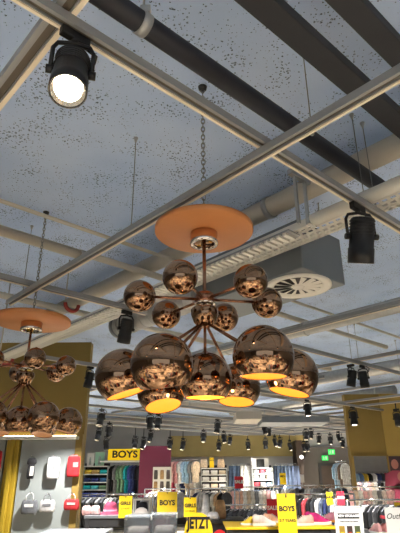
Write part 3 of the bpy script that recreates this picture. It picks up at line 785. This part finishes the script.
def rack_at(cx, cy, z, Wd, rz, cols, kind, where, h=.6, w=.42, face=0.0, t=.05, legs=True):
    r = empty('clothes_rack', (cx, cy, 0), rz, 'chrome clothes rail ' + where, 'clothes rack', 'clothes rails')
    hr = Wd / 2 + (w * .5 * abs(math.cos(face)) + .02 if legs else 0)
    MB().tube([(-hr, 0, z), (hr, 0, z)], .014, 10).build('rail', M_CHROME, r)
    if legs:
        for sx in (-1, 1):
            MB().tube([(sx * hr, 0, z), (sx * hr, 0, .03)], .016, 10).build('post', M_CHROME, r)
            MB().box((sx * hr, 0, .015), (.05, .5, .03)).build('foot', M_DARK, r)
    n = len(cols)
    sp = Wd / n; t = min(t, .62 * sp * math.sin(face)); jit = min(.06, .12 * sp * math.sin(face) / w)
    for i, c in enumerate(cols):
        u = -Wd / 2 + Wd * (i + .5) / n
        k = kind if isinstance(kind, str) else kind[i % len(kind)]
        px = cx + u * math.cos(rz); py = cy + u * math.sin(rz)
        nm = {'top': 'top', 'dress': 'dress', 'pants': 'trousers'}[k]
        garment(c, k, px, py, z, w, h * (1 if i % 3 else .95), t, rz + face + random.uniform(-jit, jit),
                '%s %s, %s on the rail %s' % (cname(c), nm, ordinal(i, n), where), 'clothes ' + where, rail=rz)
    return r
BK, CH, GY, WH, BE, PP, PK, RD, NV, DN, GN, TL, BL, YE, LB, BR = [c[0] for c in CN]
# back wall displays
rack(113, 142, 463.5, 20.5, [BK, GY, GN, (126, 166, 132), TL, BL, NV, (24, 26, 40)], 'top', 'under the boys sign', .95, .8, R(72), .12, legs=False)
rack(172.5, 197.5, 459.5, 19.9, [PP, (214, 150, 150), WH, (160, 190, 220), LB, GY, BE], 'top', 'right of the plum partition, upper', .75, .55, R(60), .09, legs=False)
rack(172, 200, 474, 20.8, [PK, WH, NV, BE, (235, 220, 210), WH], 'top', 'right of the plum partition, lower', .7, .5, R(60), .08, legs=False)
rack(231, 250, 464, 20.6, [(70, 88, 118), (84, 104, 136), (60, 76, 104), WH, (224, 224, 220)], 'pants', 'left of the denim shelves', 1.0, .55, R(50), .1, legs=False)
rack(275, 297, 464, 20.6, [(66, 80, 104), (96, 116, 146), (78, 96, 126), (110, 130, 158), (90, 106, 132), (60, 72, 96)], 'pants', 'right of the denim shelves', 1.05, .55, R(50), .1, legs=False)
rack(335, 346, 461.5, 19.0, [LB, (170, 190, 210), (120, 100, 90), WH], 'top', 'between the door and the mustard pillar', 1.0, .6, R(40), .12, legs=False)
# middle racks
rack(86, 148, 494.5, 12.0, [CH, GY, BK, (150, 148, 150), CH, WH, GY, BK, (90, 92, 98), PP, GY, CH, BK, GY], 'top', 'below the boys jackets', .55, .4, R(65), .06)
rack(150, 182, 489, 13.0, [WH, BE, GY, PP, WH, (200, 196, 190), PK, GY], 'top', 'below the plum partition', .55, .4, R(60), .06)
rack(196, 228, 489, 10.5, [NV, (222, 220, 216), WH, CH, (90, 96, 92), WH, (214, 180, 140), BK, CH], 'top', 'below the shirt shelves', .45, .32, R(50), .06)
rack(229, 276, 487, 11.0, [BE, PP, (226, 196, 178), (214, 170, 150), WH, BE, (210, 206, 200), GY, WH, (226, 214, 204), PP, WH], 'dress', 'behind the red sale card', .5, .34, R(30), .05)
rack(228, 270, 505, 9.5, [BK, CH, BK, (36, 36, 40), BK, CH, (40, 40, 46), BK, BK], 'top', 'low in front of the beige dresses', .5, .4, R(45), .06)
rack(276, 346, 485.5, 14.0, [GY, WH, (200, 204, 206), GY, CH, WH, (180, 184, 190), GY, (90, 94, 100), WH, GY, NV], 'top', 'before the exit door', .7, .5, R(60), .08)
rack(300, 346, 494, 9.5, [BK, (196, 70, 80), BK, CH, WH, (90, 100, 120), NV, (50, 60, 84), (210, 200, 204), GY, CH], 'top', 'behind the pink shoes', .5, .4, R(55), .06)
rack(350, 392, 487, 11.5, [PP, BE, WH, PP, (230, 200, 196), WH, GY, (226, 210, 204), PP], 'dress', 'in front of the wall mirror', .42, .34, R(15), .05)
rack(360, 400, 500, 8.0, [BK, WH, BK, CH, (90, 90, 94), BK, CH, WH, BK], 'top', 'at right below the mirror', .55, .42, R(35), .06)

# shelf units with folded clothes
FOLD = None
def folded(rgb, x, y, z, w, d, h, label, group):
    global FOLD
    if FOLD is None:
        FOLD = MB()
        rings = []
        for i in range(5):
            zz_ = i / 4; ins = .04 * (2 * zz_ - 1) ** 2
            ring = []
            for k in range(20):
                a = 2 * PI * k / 20; ca, sa = math.cos(a), math.sin(a)
                ring.append(Vector((math.copysign(abs(ca) ** .35, ca) * (.5 - ins), math.copysign(abs(sa) ** .35, sa) * (.5 - ins), zz_)))
            rings.append(ring)
        FOLD = FOLD.loft(rings).mesh('folded_shirt', fabric((230, 230, 226)))
    o = bpy.data.objects.new('folded_shirt', FOLD); COL.objects.link(o); o.location = (x, y, z); o.scale = (w, d, h)
    o.rotation_euler = (0, 0, random.uniform(-.06, .06))
    o.material_slots[0].link = 'OBJECT'; o.material_slots[0].material = fabric(rgb)
    return tag(o, label, 'folded clothes', group)
def shelf_unit(x0, x1, ys, Y, cols, where, top=None, per=2):
    a = at(x0, ys[0], Y); b = at(x1, ys[0], Y); Wd = b.x - a.x; cx = (a.x + b.x) / 2
    zs = [at((x0 + x1) / 2, y, Y).z for y in ys]
    r = empty('shelf_unit', (cx, Y, 0), 0, 'white shelf unit ' + where, 'shelf')
    MB().box((0, .22, (zs[0] + .1) / 2), (Wd, .03, zs[0] + .1)).build('back_panel', M_DARK, r)
    for sx in (-1, 1): MB().box((sx * (Wd / 2 - .012), 0, zs[0] / 2), (.024, .42, zs[0])).build('side_panel', M_GALV, r)
    for z in zs: MB().box((0, -.01, z - .015), (Wd - .05, .44, .03)).build('shelf', M_SHELF, r)
    for j, z in enumerate(zs[1:] if top is None else zs[1:]):
        row = cols[j % len(cols)]; n = len(row); gap = zs[j] - z - .05; fh = min(.07, gap / (per + .3))
        for i, c in enumerate(row):
            for k in range(per):
                pos = ['bottom', 'top'][k] if per == 2 else ['bottom', 'middle', 'top'][k]
                col = c if k != 1 else tuple(min(255, int(v * 1.12 + 6)) for v in c)
                folded(col, cx - Wd / 2 + .03 + (Wd - .06) * (i + .5) / n, Y - .03, z + .003 + k * fh, (Wd - .08) / n * .86, .34, fh * .97,
                       '%s shirt, %s in %s pile, shelf %s %s' % (cname(col), pos, ordinal(i, n).replace(' from left', ''), ['two', 'three', 'four', 'five'][j], where), 'folded clothes ' + where)
    return r, zs, cx, Wd
r, zs, cx, Wd = shelf_unit(84, 109, [466, 474, 482, 489.5, 497], 20.3, [[YE, (180, 150, 90), TL], [NV, (50, 60, 130), (60, 110, 160)], [TL, (90, 190, 200), GN], [(60, 80, 170), (80, 100, 190), (70, 80, 150)]], 'left of the boys sign')
for (x0, x1, y0, m, nm, lab) in ((88, 94.5, 453.5, M_WCARD, 'poster_board', 'white picture board standing on the shelf unit left of the boys sign'), (96, 105, 452.5, mat('mint_print', (150, 196, 170), .5), 'poster_board', 'mint green picture board standing on the shelf unit left of the boys sign')):
    p0 = at(x0, y0, 20.3); p1 = at(x1, y0, 20.3)
    t = empty(nm, ((p0.x + p1.x) / 2, 20.25, zs[0] + .003), 0, lab, 'picture board')
    hh = p0.z - zs[0]; wd = p1.x - p0.x
    MB().box((0, 0, hh / 2), (wd, .04, hh)).build('board', m, t)
    soft_block(wd * .4, hh * .6, .02, 6, .4, .6).build('printed_figure', F((150, 160, 156)), t).location = (0, -.02, hh * .1)
r, zs, cx, Wd = shelf_unit(201, 227, [468, 474.5, 481, 488, 495], 20.3, [[WH, WH, BE], [WH, (226, 220, 210), WH], [WH, BE, (230, 226, 220)], [GY, WH, BE]], 'in the middle of the back wall')
for (x, lab, c) in ((204, 'beige bag standing on the middle back shelf, left of the yellow card', BE), (221, 'beige bag standing on the middle back shelf, right of the yellow card', (214, 190, 160))):
    p = at(x, 468, 20.2); t = empty('tote_bag', (p.x, 20.16, p.z + .012), 0, lab, 'bag')
    soft_block(.3, .3, .14, 8, .3, .8).build('pouch', F(c), t)
    MB().tube([(-.08, 0, .28), (-.06, 0, .38), (.06, 0, .38), (.08, 0, .28)], .012, 6).build('handle', F((190, 160, 130)), t)
r, zs, cx, Wd = shelf_unit(252, 272, [468, 473.5, 479.5, 486.5, 494], 20.3, [[WH, (200, 80, 90), WH], [WH, (224, 220, 206), BE], [(190, 60, 70), WH, LB], [DN, WH, DN]], 'between the jeans on the back wall')
p = at(260.5, 468, 20.25); t = empty('poster_board', (p.x, 20.25, p.z + .003), 0, 'white picture board with black middle on the shelf between the jeans', 'picture board')
MB().box((0, 0, .17), (.62, .04, .34)).build('board', M_WCARD, t); MB().box((0, -.025, .17), (.3, .01, .28)).build('printed_panel', M_INK, t)
# product board on the plum partition
p0 = at(153, 467, 18.9); p1 = at(171, 493, 18.9)
t = empty('product_board', ((p0.x + p1.x) / 2, 18.95, p1.z), 0, 'pale board with small hanging packs on the plum partition', 'display board')
wd = p1.x - p0.x; hh = p0.z - p1.z
MB().box((0, 0, hh / 2), (wd, .05, hh)).build('board', M_WHITE, t)
for j in range(2):
    for i in range(3):
        c = (p0.x + wd * (i + .5) / 3, 18.896, p1.z + hh * (.52 if j == 0 else .08))
        o = soft_block(.14, .30, .05, 6, .3, .9).build('sock_pack', F([(60, 56, 54), (150, 120, 80), (70, 60, 60)][(i + j) % 3]))
        o.location = c; tag(o, '%s small pack, %s in the %s row of the plum partition board' % (['dark', 'tan', 'brown'][(i + j) % 3], ['left', 'middle', 'right'][i], ['upper', 'lower'][j]), 'sock pack', 'packs on the plum partition board')
# white shelf line under the BOYS sign and the sign itself
p0 = at(100, 461.5, 20.0); p1 = at(150, 461.5, 20.0)
tag(MB().box(((p0.x + p1.x) / 2, 20.2, p0.z), (p1.x - p0.x, .5, .04)).build('wall_shelf', M_SHELF), 'white shelf under the yellow boys sign', 'shelf')
p0 = at(108, 449.5, 19.9); p1 = at(141.5, 460.7, 19.9)
t = empty('shop_sign', ((p0.x + p1.x) / 2, 19.95, p1.z + .02), 0, 'long yellow sign reading BOYS in black over the jackets', 'sign')
wd = p1.x - p0.x; hh = p0.z - p1.z
MB().box((0, 0, hh / 2), (wd, .06, hh)).build('panel', mat('yellow_sign_panel', (246, 206, 0), .5, emit=.25), t, bevel=.02)
text('BOYS', hh * .85, M_INK, t, (0, -.035, hh / 2), bold=.012, sx=1.15)

# ------------------------------------------------------------------ cards on stands
def card(x0, x1, y0, y1, Y, m, name, label, lines, stand=True, sh=None, z_to=0.0, ink=M_INK):
    p0 = at(x0, y0, Y); p1 = at(x1, y1, Y); wd = p1.x - p0.x; hh = p0.z - p1.z
    t = empty(name, ((p0.x + p1.x) / 2, Y, z_to), 0, label, 'sign'); zb = p1.z - z_to
    if sh == 'oval':
        out = [(wd / 2 * math.cos(a), zb + hh / 2 + hh / 2 * math.sin(a)) for a in [2 * PI * k / 40 for k in range(40)]]
        MB().prism(out, .008).build('card', m, t)
    else:
        MB().box((0, 0, zb + hh / 2), (wd, .006, hh)).build('card', m, t)
        MB().tube([(0, -.006, zb + hh * .93), (0, -.006, zb + hh * .99)], .006, 8).build('hang_hole', M_DARK, t)
    for (s, size, fy, b, ik) in lines:
        text(s, size, ik or ink, t, (0, -.0065, zb + hh * fy), bold=b, depth=.001, sx=.62 if s == 'JETZT' else 1)
    if stand:
        MB().tube([(0, .012, .012), (0, .012, zb + hh * .55)], .006, 8).build('pole', M_CHROME, t)
        MB().lathe([(0, .012), (.07, .012), (.08, .004), (.08, 0), (0, 0)], 24).build('base', M_CHROME, t)
    return t
# tables first
def table(x0, x1, ytop, Y0, Y1, mtop, label, base=M_DARK, th=.035):
    a = at(x0, ytop, Y0); b = at(x1, ytop, Y0); z = (a.z + b.z) / 2; Wd = b.x - a.x; cx = (a.x + b.x) / 2; dp = Y1 - Y0
    t = empty('display_table', (cx, (Y0 + Y1) / 2, 0), 0, label, 'table')
    MB().box((0, 0, z - th / 2), (Wd, dp, th)).build('tabletop', mtop, t, bevel=.004)
    for sx in (-1, 1):
        for sy in (-1, 1): MB().box((sx * (Wd / 2 - .04), sy * (dp / 2 - .04), (z - th) / 2), (.05, .05, z - th)).build('leg', base, t)
    MB().box((0, 0, z - th - .05), (Wd - .06, dp - .06, .1)).build('apron', base, t)
    MB().box((0, 0, .25), (Wd - .1, dp - .1, .03)).build('lower_shelf', base, t)
    return z, t
zT, _ = table(226, 338, 527, 5.0, 5.7, M_YTOP, 'yellow topped display table carrying the sneakers', th=.02)
zL, _ = table(32, 102, 534.5, 5.0, 5.6, M_TWHITE, 'white display table at bottom left below the grey panel')
zM, _ = table(84, 150, 515.5, 7.4, 8.3, M_TWHITE, 'white display table with pink hat below the boys jackets')
zB, _ = table(118, 182, 540, 5.0, 5.6, M_TWHITE, 'low white table carrying the clear storage boxes')
zR, _ = table(366, 412, 536, 4.9, 5.5, M_TWHITE, 'white table with shoes at the bottom right corner')
# sneakers
def sneaker(x, Y, z, L, rz, cu, cs, label):
    t = empty('sneaker', (x, Y, z), rz, label, 'sneaker', 'sneakers on the tables'); t.scale = (1, 1, 1.08)
    def sec(u):   # u 0 heel .. 1 toe -> (half width, top height)
        wd = .30 * (math.sin(PI * (.12 + .80 * u)) ** .5) * (.86 + .14 * u)
        return wd / 2
    so = MB(); up = MB(); rs = []; ru = []
    for i in range(13):
        u = i / 12; hw = sec(u) * L * 1.0; x_ = (u - .5) * L
        lift = .05 * L * max(0, u - .8) / .2 * .6
        rs.append([Vector((x_, -hw, lift)), Vector((x_, hw, lift)), Vector((x_, hw * 1.04, lift + .10 * L)), Vector((x_, -hw * 1.04, lift + .10 * L))])
    so.loft(rs, smooth=False).build('sole', cs, t, bevel=.004)
    hts = [.36, .42, .43, .40, .39, .40, .37, .32, .27, .23, .20, .17, .13]
    for i in range(13):
        u = i / 12; hw = sec(u) * L * .94; x_ = (u - .5) * L * .98; ht = hts[i] * L; ring = []
        for k in range(11):
            a = PI * k / 10; ring.append(Vector((x_, math.cos(a) * hw * (1 - .25 * math.sin(a)), .09 * L + (ht - .09 * L) * math.sin(a) ** .7)))
        ru.append(ring)
    up.loft(ru).build('upper', cu, t)
    la = MB()
    for k in range(4):
        u = .52 + k * .08; ht = (.385 - k * .045) * L; x_ = (u - .5) * L
        la.tube([(x_, -.07 * L, ht - .02 * L), (x_, 0, ht + .006 * L), (x_, .07 * L, ht - .02 * L)], .010 * L + .001, 6)
    la.build('laces', M_WHITE, t)
    MB().lathe([(.075 * L, 0), (.06 * L, .012 * L), (.0, -.02 * L)], 14, (-.27 * L, 0, .40 * L)).build('collar_lining', F((90, 80, 84)), t)
    return t
PXY = lambda px, Y: at(px, 520, Y).x
WS = mat('white_rubber_sole', (238, 236, 230), .5)
sneaker(PXY(249, 5.2), 5.2, zT, .17, R(195), F((232, 196, 60)), WS, 'yellow sneaker at the left end of the shoe table')
sneaker(PXY(264, 5.12), 5.12, zT, .21, R(-8), F((228, 214, 206)), WS, 'off white sneaker left of the tall yellow boys card')
sneaker(PXY(272, 5.45), 5.45, zT, .19, R(20), F((236, 178, 150)), WS, 'peach sneaker partly behind the tall yellow boys card')
sneaker(PXY(303, 5.12), 5.12, zT, .20, R(190), F((236, 196, 180)), WS, 'pale peach sneaker right of the tall yellow boys card')
sneaker(PXY(318, 5.2), 5.2, zT, .24, R(-12), F((206, 44, 120)), WS, 'magenta pink sneaker at the right end of the shoe table')
sneaker(PXY(329, 5.5), 5.5, zT, .20, R(160), F((232, 150, 170)), F((240, 150, 60)), 'pink sneaker with orange sole behind the magenta one')
sneaker(PXY(374, 5.1), 5.1, zR, .20, R(100), F((230, 170, 166)), WS, 'pale pink sneaker at bottom right beside the white price card, left one')
sneaker(PXY(382, 5.1), 5.1, zR, .20, R(95), F((226, 150, 146)), WS, 'salmon pink sneaker at bottom right beside the white price card')
sneaker(PXY(396, 4.95), 5.0, zR + .123, .24, R(185), F((60, 58, 66)), F((200, 70, 80)), 'dark sneaker with red sole at the right edge on a light blue box')
o = MB().box((PXY(402, 5.0), 5.0, zR + .06), (.22, .2, .12)).build('shoe_box', mat('light_blue_board', (160, 196, 226), .6), bevel=.004); tag(o, 'light blue shoe box under the dark sneaker at right edge', 'box')

card(276.5, 299, 493.5, 552, 4.7, M_YCARD, 'price_card', 'tall yellow card reading BOYS 2-7 YEARS before the shoe table', [('BOYS', .054, .73, .002, None), ('2-7 YEARS', .031, .53, .0005, None)])
card(266.5, 279, 499, 523, 5.85, M_RCARD, 'sale_card', 'red card reading SALE half behind the tall yellow boys card', [('SALE', .052, .62, .002, M_WINK)])
card(184.5, 213, 512.5, 552, 4.3, M_OCARD, 'oval_sign', 'ochre oval sign reading JETZT at bottom centre', [('JETZT', .105, .72, .005, None)], sh='oval')
card(211, 229, 529.5, 560, 4.5, M_RED, 'round_sign', 'red round topped sign cut by the bottom edge of the photo', [], sh='oval')
card(157.5, 177, 492, 514, 7.0, M_OCARD, 'price_card', 'ochre card reading BOYS above the clear boxes', [('BOYS', .080, .5, .003, None)])
card(184, 196.5, 497.5, 517, 6.5, M_YCARD, 'price_card', 'yellow card reading GIRLS above the ochre oval sign', [('GIRLS', .052, .58, .002, None), ('2-7 YEARS', .025, .3, 0, None)])
card(119.5, 131.5, 496, 518, 7.2, M_YCARD, 'price_card', 'yellow card reading GIRLS on the table with the pink hat', [('GIRLS', .052, .66, .002, None), ('2-7 YEARS', .025, .42, 0, None)])
card(234.5, 243.5, 476.5, 488.5, 10.0, M_RCARD, 'sale_card', 'red card reading SALE in front of the jeans at the back', [('SALE', .07, .55, .003, M_WINK)])
card(279.5, 286.5, 473, 484.5, 17.0, M_YCARD, 'price_card', 'yellow card in front of the right hand jeans at the back', [('MEN', .08, .7, .002, None)])
card(209.5, 214, 457.5, 467.7, 20.1, M_YCARD, 'price_card', 'small yellow card on the top shelf of the middle back wall', [('BOYS', .06, .7, .002, None)], stand=False)
COL.objects[-1]
card(326, 333.5, 492, 505, 8.6, M_YCARD, 'price_card', 'yellow card left of the red one behind the white storage poster', [('KIDS', .045, .6, .002, None)])
card(336.5, 345, 491.5, 505, 8.6, M_RCARD, 'sale_card', 'bright red card right of the yellow one behind the white storage poster', [('SALE', .05, .55, .002, M_WINK)])
card(300, 304.5, 474.5, 482.5, 15.0, M_WCARD, 'price_card', 'small white card before the dark jamb at the back', [])
card(394, 403, 502.5, 508, 7.0, M_YCARD, 'price_card', 'small yellow card at the right edge above the white script card', [])
# white storage poster
p0 = at(333.5, 506, 4.5); p1 = at(366, 552, 4.5); wd = p1.x - p0.x; hh = p0.z - p1.z
t = empty('storage_poster', ((p0.x + p1.x) / 2, 4.5, 0), 0, 'white poster with a black NEW STORAGES banner at bottom right', 'poster')
zb = p1.z
MB().box((0, 0, zb + hh / 2), (wd, .012, hh)).build('sheet', M_WCARD, t)
fr = MB()
for s in (-1, 1): fr.box((s * (wd / 2 - .004), -.004, zb + hh / 2), (.01, .016, hh))
fr.box((0, -.004, zb + hh - .005), (wd, .016, .01)); fr.build('frame', M_SHELF, t)
MB().box((0, -.0075, zb + hh * .78), (wd * .78, .003, hh * .11)).build('banner', M_INK, t)
text('NEW STORAGES', .0235, M_WINK, t, (0, -.0105, zb + hh * .78), bold=.001)
text('Make room for more', .0165, M_INK, t, (0, -.0075, zb + hh * .66))
for k, c in enumerate(((150, 120, 40), (60, 44, 40), (70, 80, 50))):
    MB().box((-wd * .28 + wd * .28 * k, -.0075, zb + hh * .42), (wd * .2, .003, hh * .28)).build('printed_picture', F(c), t)
    MB().box((-wd * .28 + wd * .28 * k, -.0095, zb + hh * .38), (wd * .12, .003, hh * .1)).build('printed_shoe', F((226, 190, 40) if k != 1 else (170, 60, 40)), t)
MB().box((0, .03, zb / 2), (.04, .04, zb)).build('pole', M_GALV, t); MB().box((0, .05, .01), (.3, .3, .02)).build('base', M_GALV, t)
# white script card at right edge
p0 = at(384, 507.5, 4.7); p1 = at(412, 534, 4.7); wd = p1.x - p0.x; hh = p0.z - p1.z
t = empty('price_card', ((p0.x + p1.x) / 2, 4.7, 0), 0, 'white card with handwritten style Outfits lettering at the right edge', 'sign')
MB().box((0, 0, p1.z + hh / 2), (wd, .008, hh)).build('card', M_WCARD, t)
text('Outfits', .06, M_INK, t, (-wd * .06, -.0055, p1.z + hh * .66), shear=.35)
MB().tube([(0, .012, .01), (0, .012, p1.z + .1)], .008, 8).build('pole', M_CHROME, t); MB().lathe([(0, .012), (.08, .012), (.09, 0), (0, 0)], 24).build('base', M_CHROME, t)
# clear storage boxes
def clear_box(x0, x1, y0, Y, z, label, d=.36):
    a = at(x0, y0, Y); b = at(x1, y0, Y); wd = b.x - a.x; hh = a.z - z
    t = empty('storage_box', ((a.x + b.x) / 2, Y + d / 2, z), 0, label, 'storage box')
    m = MB(); th = .004
    m.box((0, 0, th), (wd * .94, d * .94, th))
    for s in (-1, 1):
        m.box((s * (wd / 2 - .008), 0, hh / 2), (th, d * .96, hh)); m.box((0, s * (d / 2 - .008), hh / 2), (wd * .96, th, hh))
    m.build('tub', M_CLEAR, t)
    MB().box((0, 0, hh - .008), (wd, d, .016)).build('lid', M_CLEAR, t, bevel=.005)
    for s in (-1, 1): MB().box((s * wd * .5, 0, hh - .02), (.012, .09, .04)).build('clasp', M_WHITE, t)
    soft_block(wd * .84, hh * .42, d * .74, 6, .2, .97).build('contents', F((120, 116, 112)), t).location = (0, 0, .01)
clear_box(124, 150, 516.5, 5.05, zB, 'clear plastic storage box, left of two at bottom')
clear_box(151.5, 176, 514.5, 5.05, zB, 'clear plastic storage box under the ochre boys card')
# pink hat, caps and basket on the middle table
p = at(109, 515.5, 7.6)
t = empty('sun_hat', (p.x, 7.7, zM), 0, 'dusty pink floppy hat on the white table below the boys jackets', 'hat')
MB().lathe([(.17, .0), (.165, .012), (.10, .03), (.09, .10), (.07, .14), (.03, .155), (0, .157)], 28).build('felt', F((140, 44, 74)), t)
MB().lathe([(.101, .032), (.098, .058), (.094, .058)], 28).build('ribbon', F((190, 110, 130)), t)
for (x, c, lab) in ((87, (214, 170, 168), 'pale pink folded scarf at the left end of the white middle table'), (96, (226, 190, 186), 'pale pink bundle left of the dusty pink hat')):
    q_ = at(x, 515, 7.6); o = soft_block(.13, .11, .14, 6, .4, .8).build('folded_scarf', F(c)); o.location = (q_.x, 7.55, zM); tag(o, lab, 'scarf')
p0 = at(133, 500, 7.5); p1 = at(149, 500, 7.5)
t = empty('display_basket', ((p0.x + p1.x) / 2, 7.7, zM), 0, 'white framed display crate with a black top in it', 'crate')
wd = p1.x - p0.x; hh = p0.z - zM; fr = MB()
for sx in (-1, 1):
    for sy in (-1, 1): fr.box((sx * wd / 2, sy * .1, hh / 2), (.018, .018, hh))
    fr.box((sx * wd / 2, 0, hh), (.018, .2, .018))
for sy in (-1, 1):
    fr.box((0, sy * .1, hh), (wd, .018, .018)); fr.box((0, sy * .1, .01), (wd, .018, .018))
fr.box((0, 0, .006), (wd, .2, .01)); fr.build('frame', M_WHITE, t)
o = soft_block(wd * .7, hh * .75, .12, 7, .4, .9).build('folded_shirt', F((30, 32, 40))); o.location = ((p0.x + p1.x) / 2, 7.72, zM + .012); tag(o, 'black folded top inside the white framed crate', 'folded clothes')
for (x, lab) in ((126.5, 'white fluffy cap beside the yellow girls card'), (141, 'white fluffy cap in front of the white framed crate')):
    q_ = at(x, 515, 7.45); t = empty('fluffy_cap', (q_.x, 7.48, zM), 0, lab, 'cap')
    MB().lathe([(.085, 0), (.088, .03), (.07, .07), (.03, .09), (0, .093)], 20).build('crown', mat('white_plush', (232, 224, 218), .95, bump=.6, scale=90), t)
    MB().lathe([(.09, 0), (.096, .012), (.09, .026), (.08, .012)], 20).build('cuff', mat('white_plush', (232, 224, 218)), t)
# white shirt and tan jacket draped on a table by the oval sign
zD, _ = table(196, 246, 520, 6.4, 7.0, M_DARK, 'dark display table behind the ochre oval sign')
for (x, y, w, h, c, nm, lab) in ((206, 518, .10, .26, (226, 224, 220), 'folded_shirt', 'white shirt standing on the dark table behind the oval sign'), (221, 517, .14, .20, (206, 166, 120), 'folded_jacket', 'tan jacket standing on the dark table behind the oval sign'), (213, 518, .16, .08, (220, 216, 214), 'folded_shirt', 'pale heap of cloth between the white shirt and tan jacket')):
    q_ = at(x, y, 6.55); o = soft_block(w, h, .12, 8, .4, .7).build(nm, F(c)); o.location = (q_.x, 6.6 if x != 213 else 6.46, zD); tag(o, lab, 'clothes')
# bright bare lamp on the back wall near the jamb
p = at(301.5, 457, 20.8); t = empty('wall_lamp', p, 0, 'small bright white lamp on the dark jamb at the back', 'lamp')
MB().lathe([(0, -.07), (.05, -.05), (.07, 0), (.05, .05), (0, .07)], 20).build('bulb', mat('white_bulb', (255, 250, 240), .4, emit=6), t)
MB().tube([(0, .05, 0), (.1, .2, 0)], .02, 8).build('bracket', M_DARK, t)

# ------------------------------------------------------------------ shop around the viewer (mirrored in the globes)
PAL = [WH, BE, PP, CH, GY, YE, BK, LB, RD, WH, BE, NV]
RK = [(1.3, 1.3, .2, 'right below the near chandelier, nearer'), (-1.2, 1.4, -.3, 'left below the near chandelier, nearer'), (2.2, 2.6, .5, 'right below the near chandelier, farther'), (-2.6, 2.8, -.5, 'left below the far chandelier'), (.2, 2.9, 1.57, 'below the near chandelier'), (-5.2, .4, 1.2, 'farther left of the viewer'), (5.2, .6, 1.0, 'farther right of the viewer'), (0, -.9, 0, 'just behind the viewer'),
      (-2.6, .6, .5, 'left of the viewer'), (2.7, .2, -.4, 'right of the viewer'), (-1.2, -2.2, .1, 'behind the viewer, left'), (1.6, -2.6, .2, 'behind the viewer, right'),
      (3.8, 3.2, 1.2, 'out of frame at right'), (-3.9, -2.4, 1.0, 'far left behind the viewer'), (4.2, -2.2, .8, 'far right behind the viewer'), (0.2, -4.8, 0, 'far behind the viewer')]
for i, (x, y, rz, wh) in enumerate(RK):
    cols = [PAL[(i * 5 + k * 7) % len(PAL)] for k in range(12)]
    rack_at(x, y, 1.3 if y < .5 else 1.08, 1.6 if i != 7 else 1.2, rz, cols, ('top', 'dress'), wh, .6, .42, R(60), .06)

rack_at(9.6, -5.2, 1.45, 2.2, 0, [WH, BE, PP, GY, WH, PP, BE, WH, CH, BK, WH, PP], 'dress', 'facing the wall mirror, nearer', .5, .36, R(40), .06)
rack_at(9.8, -7.4, 1.95, 3.2, 0, [BK, CH, GY, WH, LB, DN, YE, BK, WH, NV, CH, RD], 'top', 'facing the wall mirror, farther', .9, .6, R(60), .1)
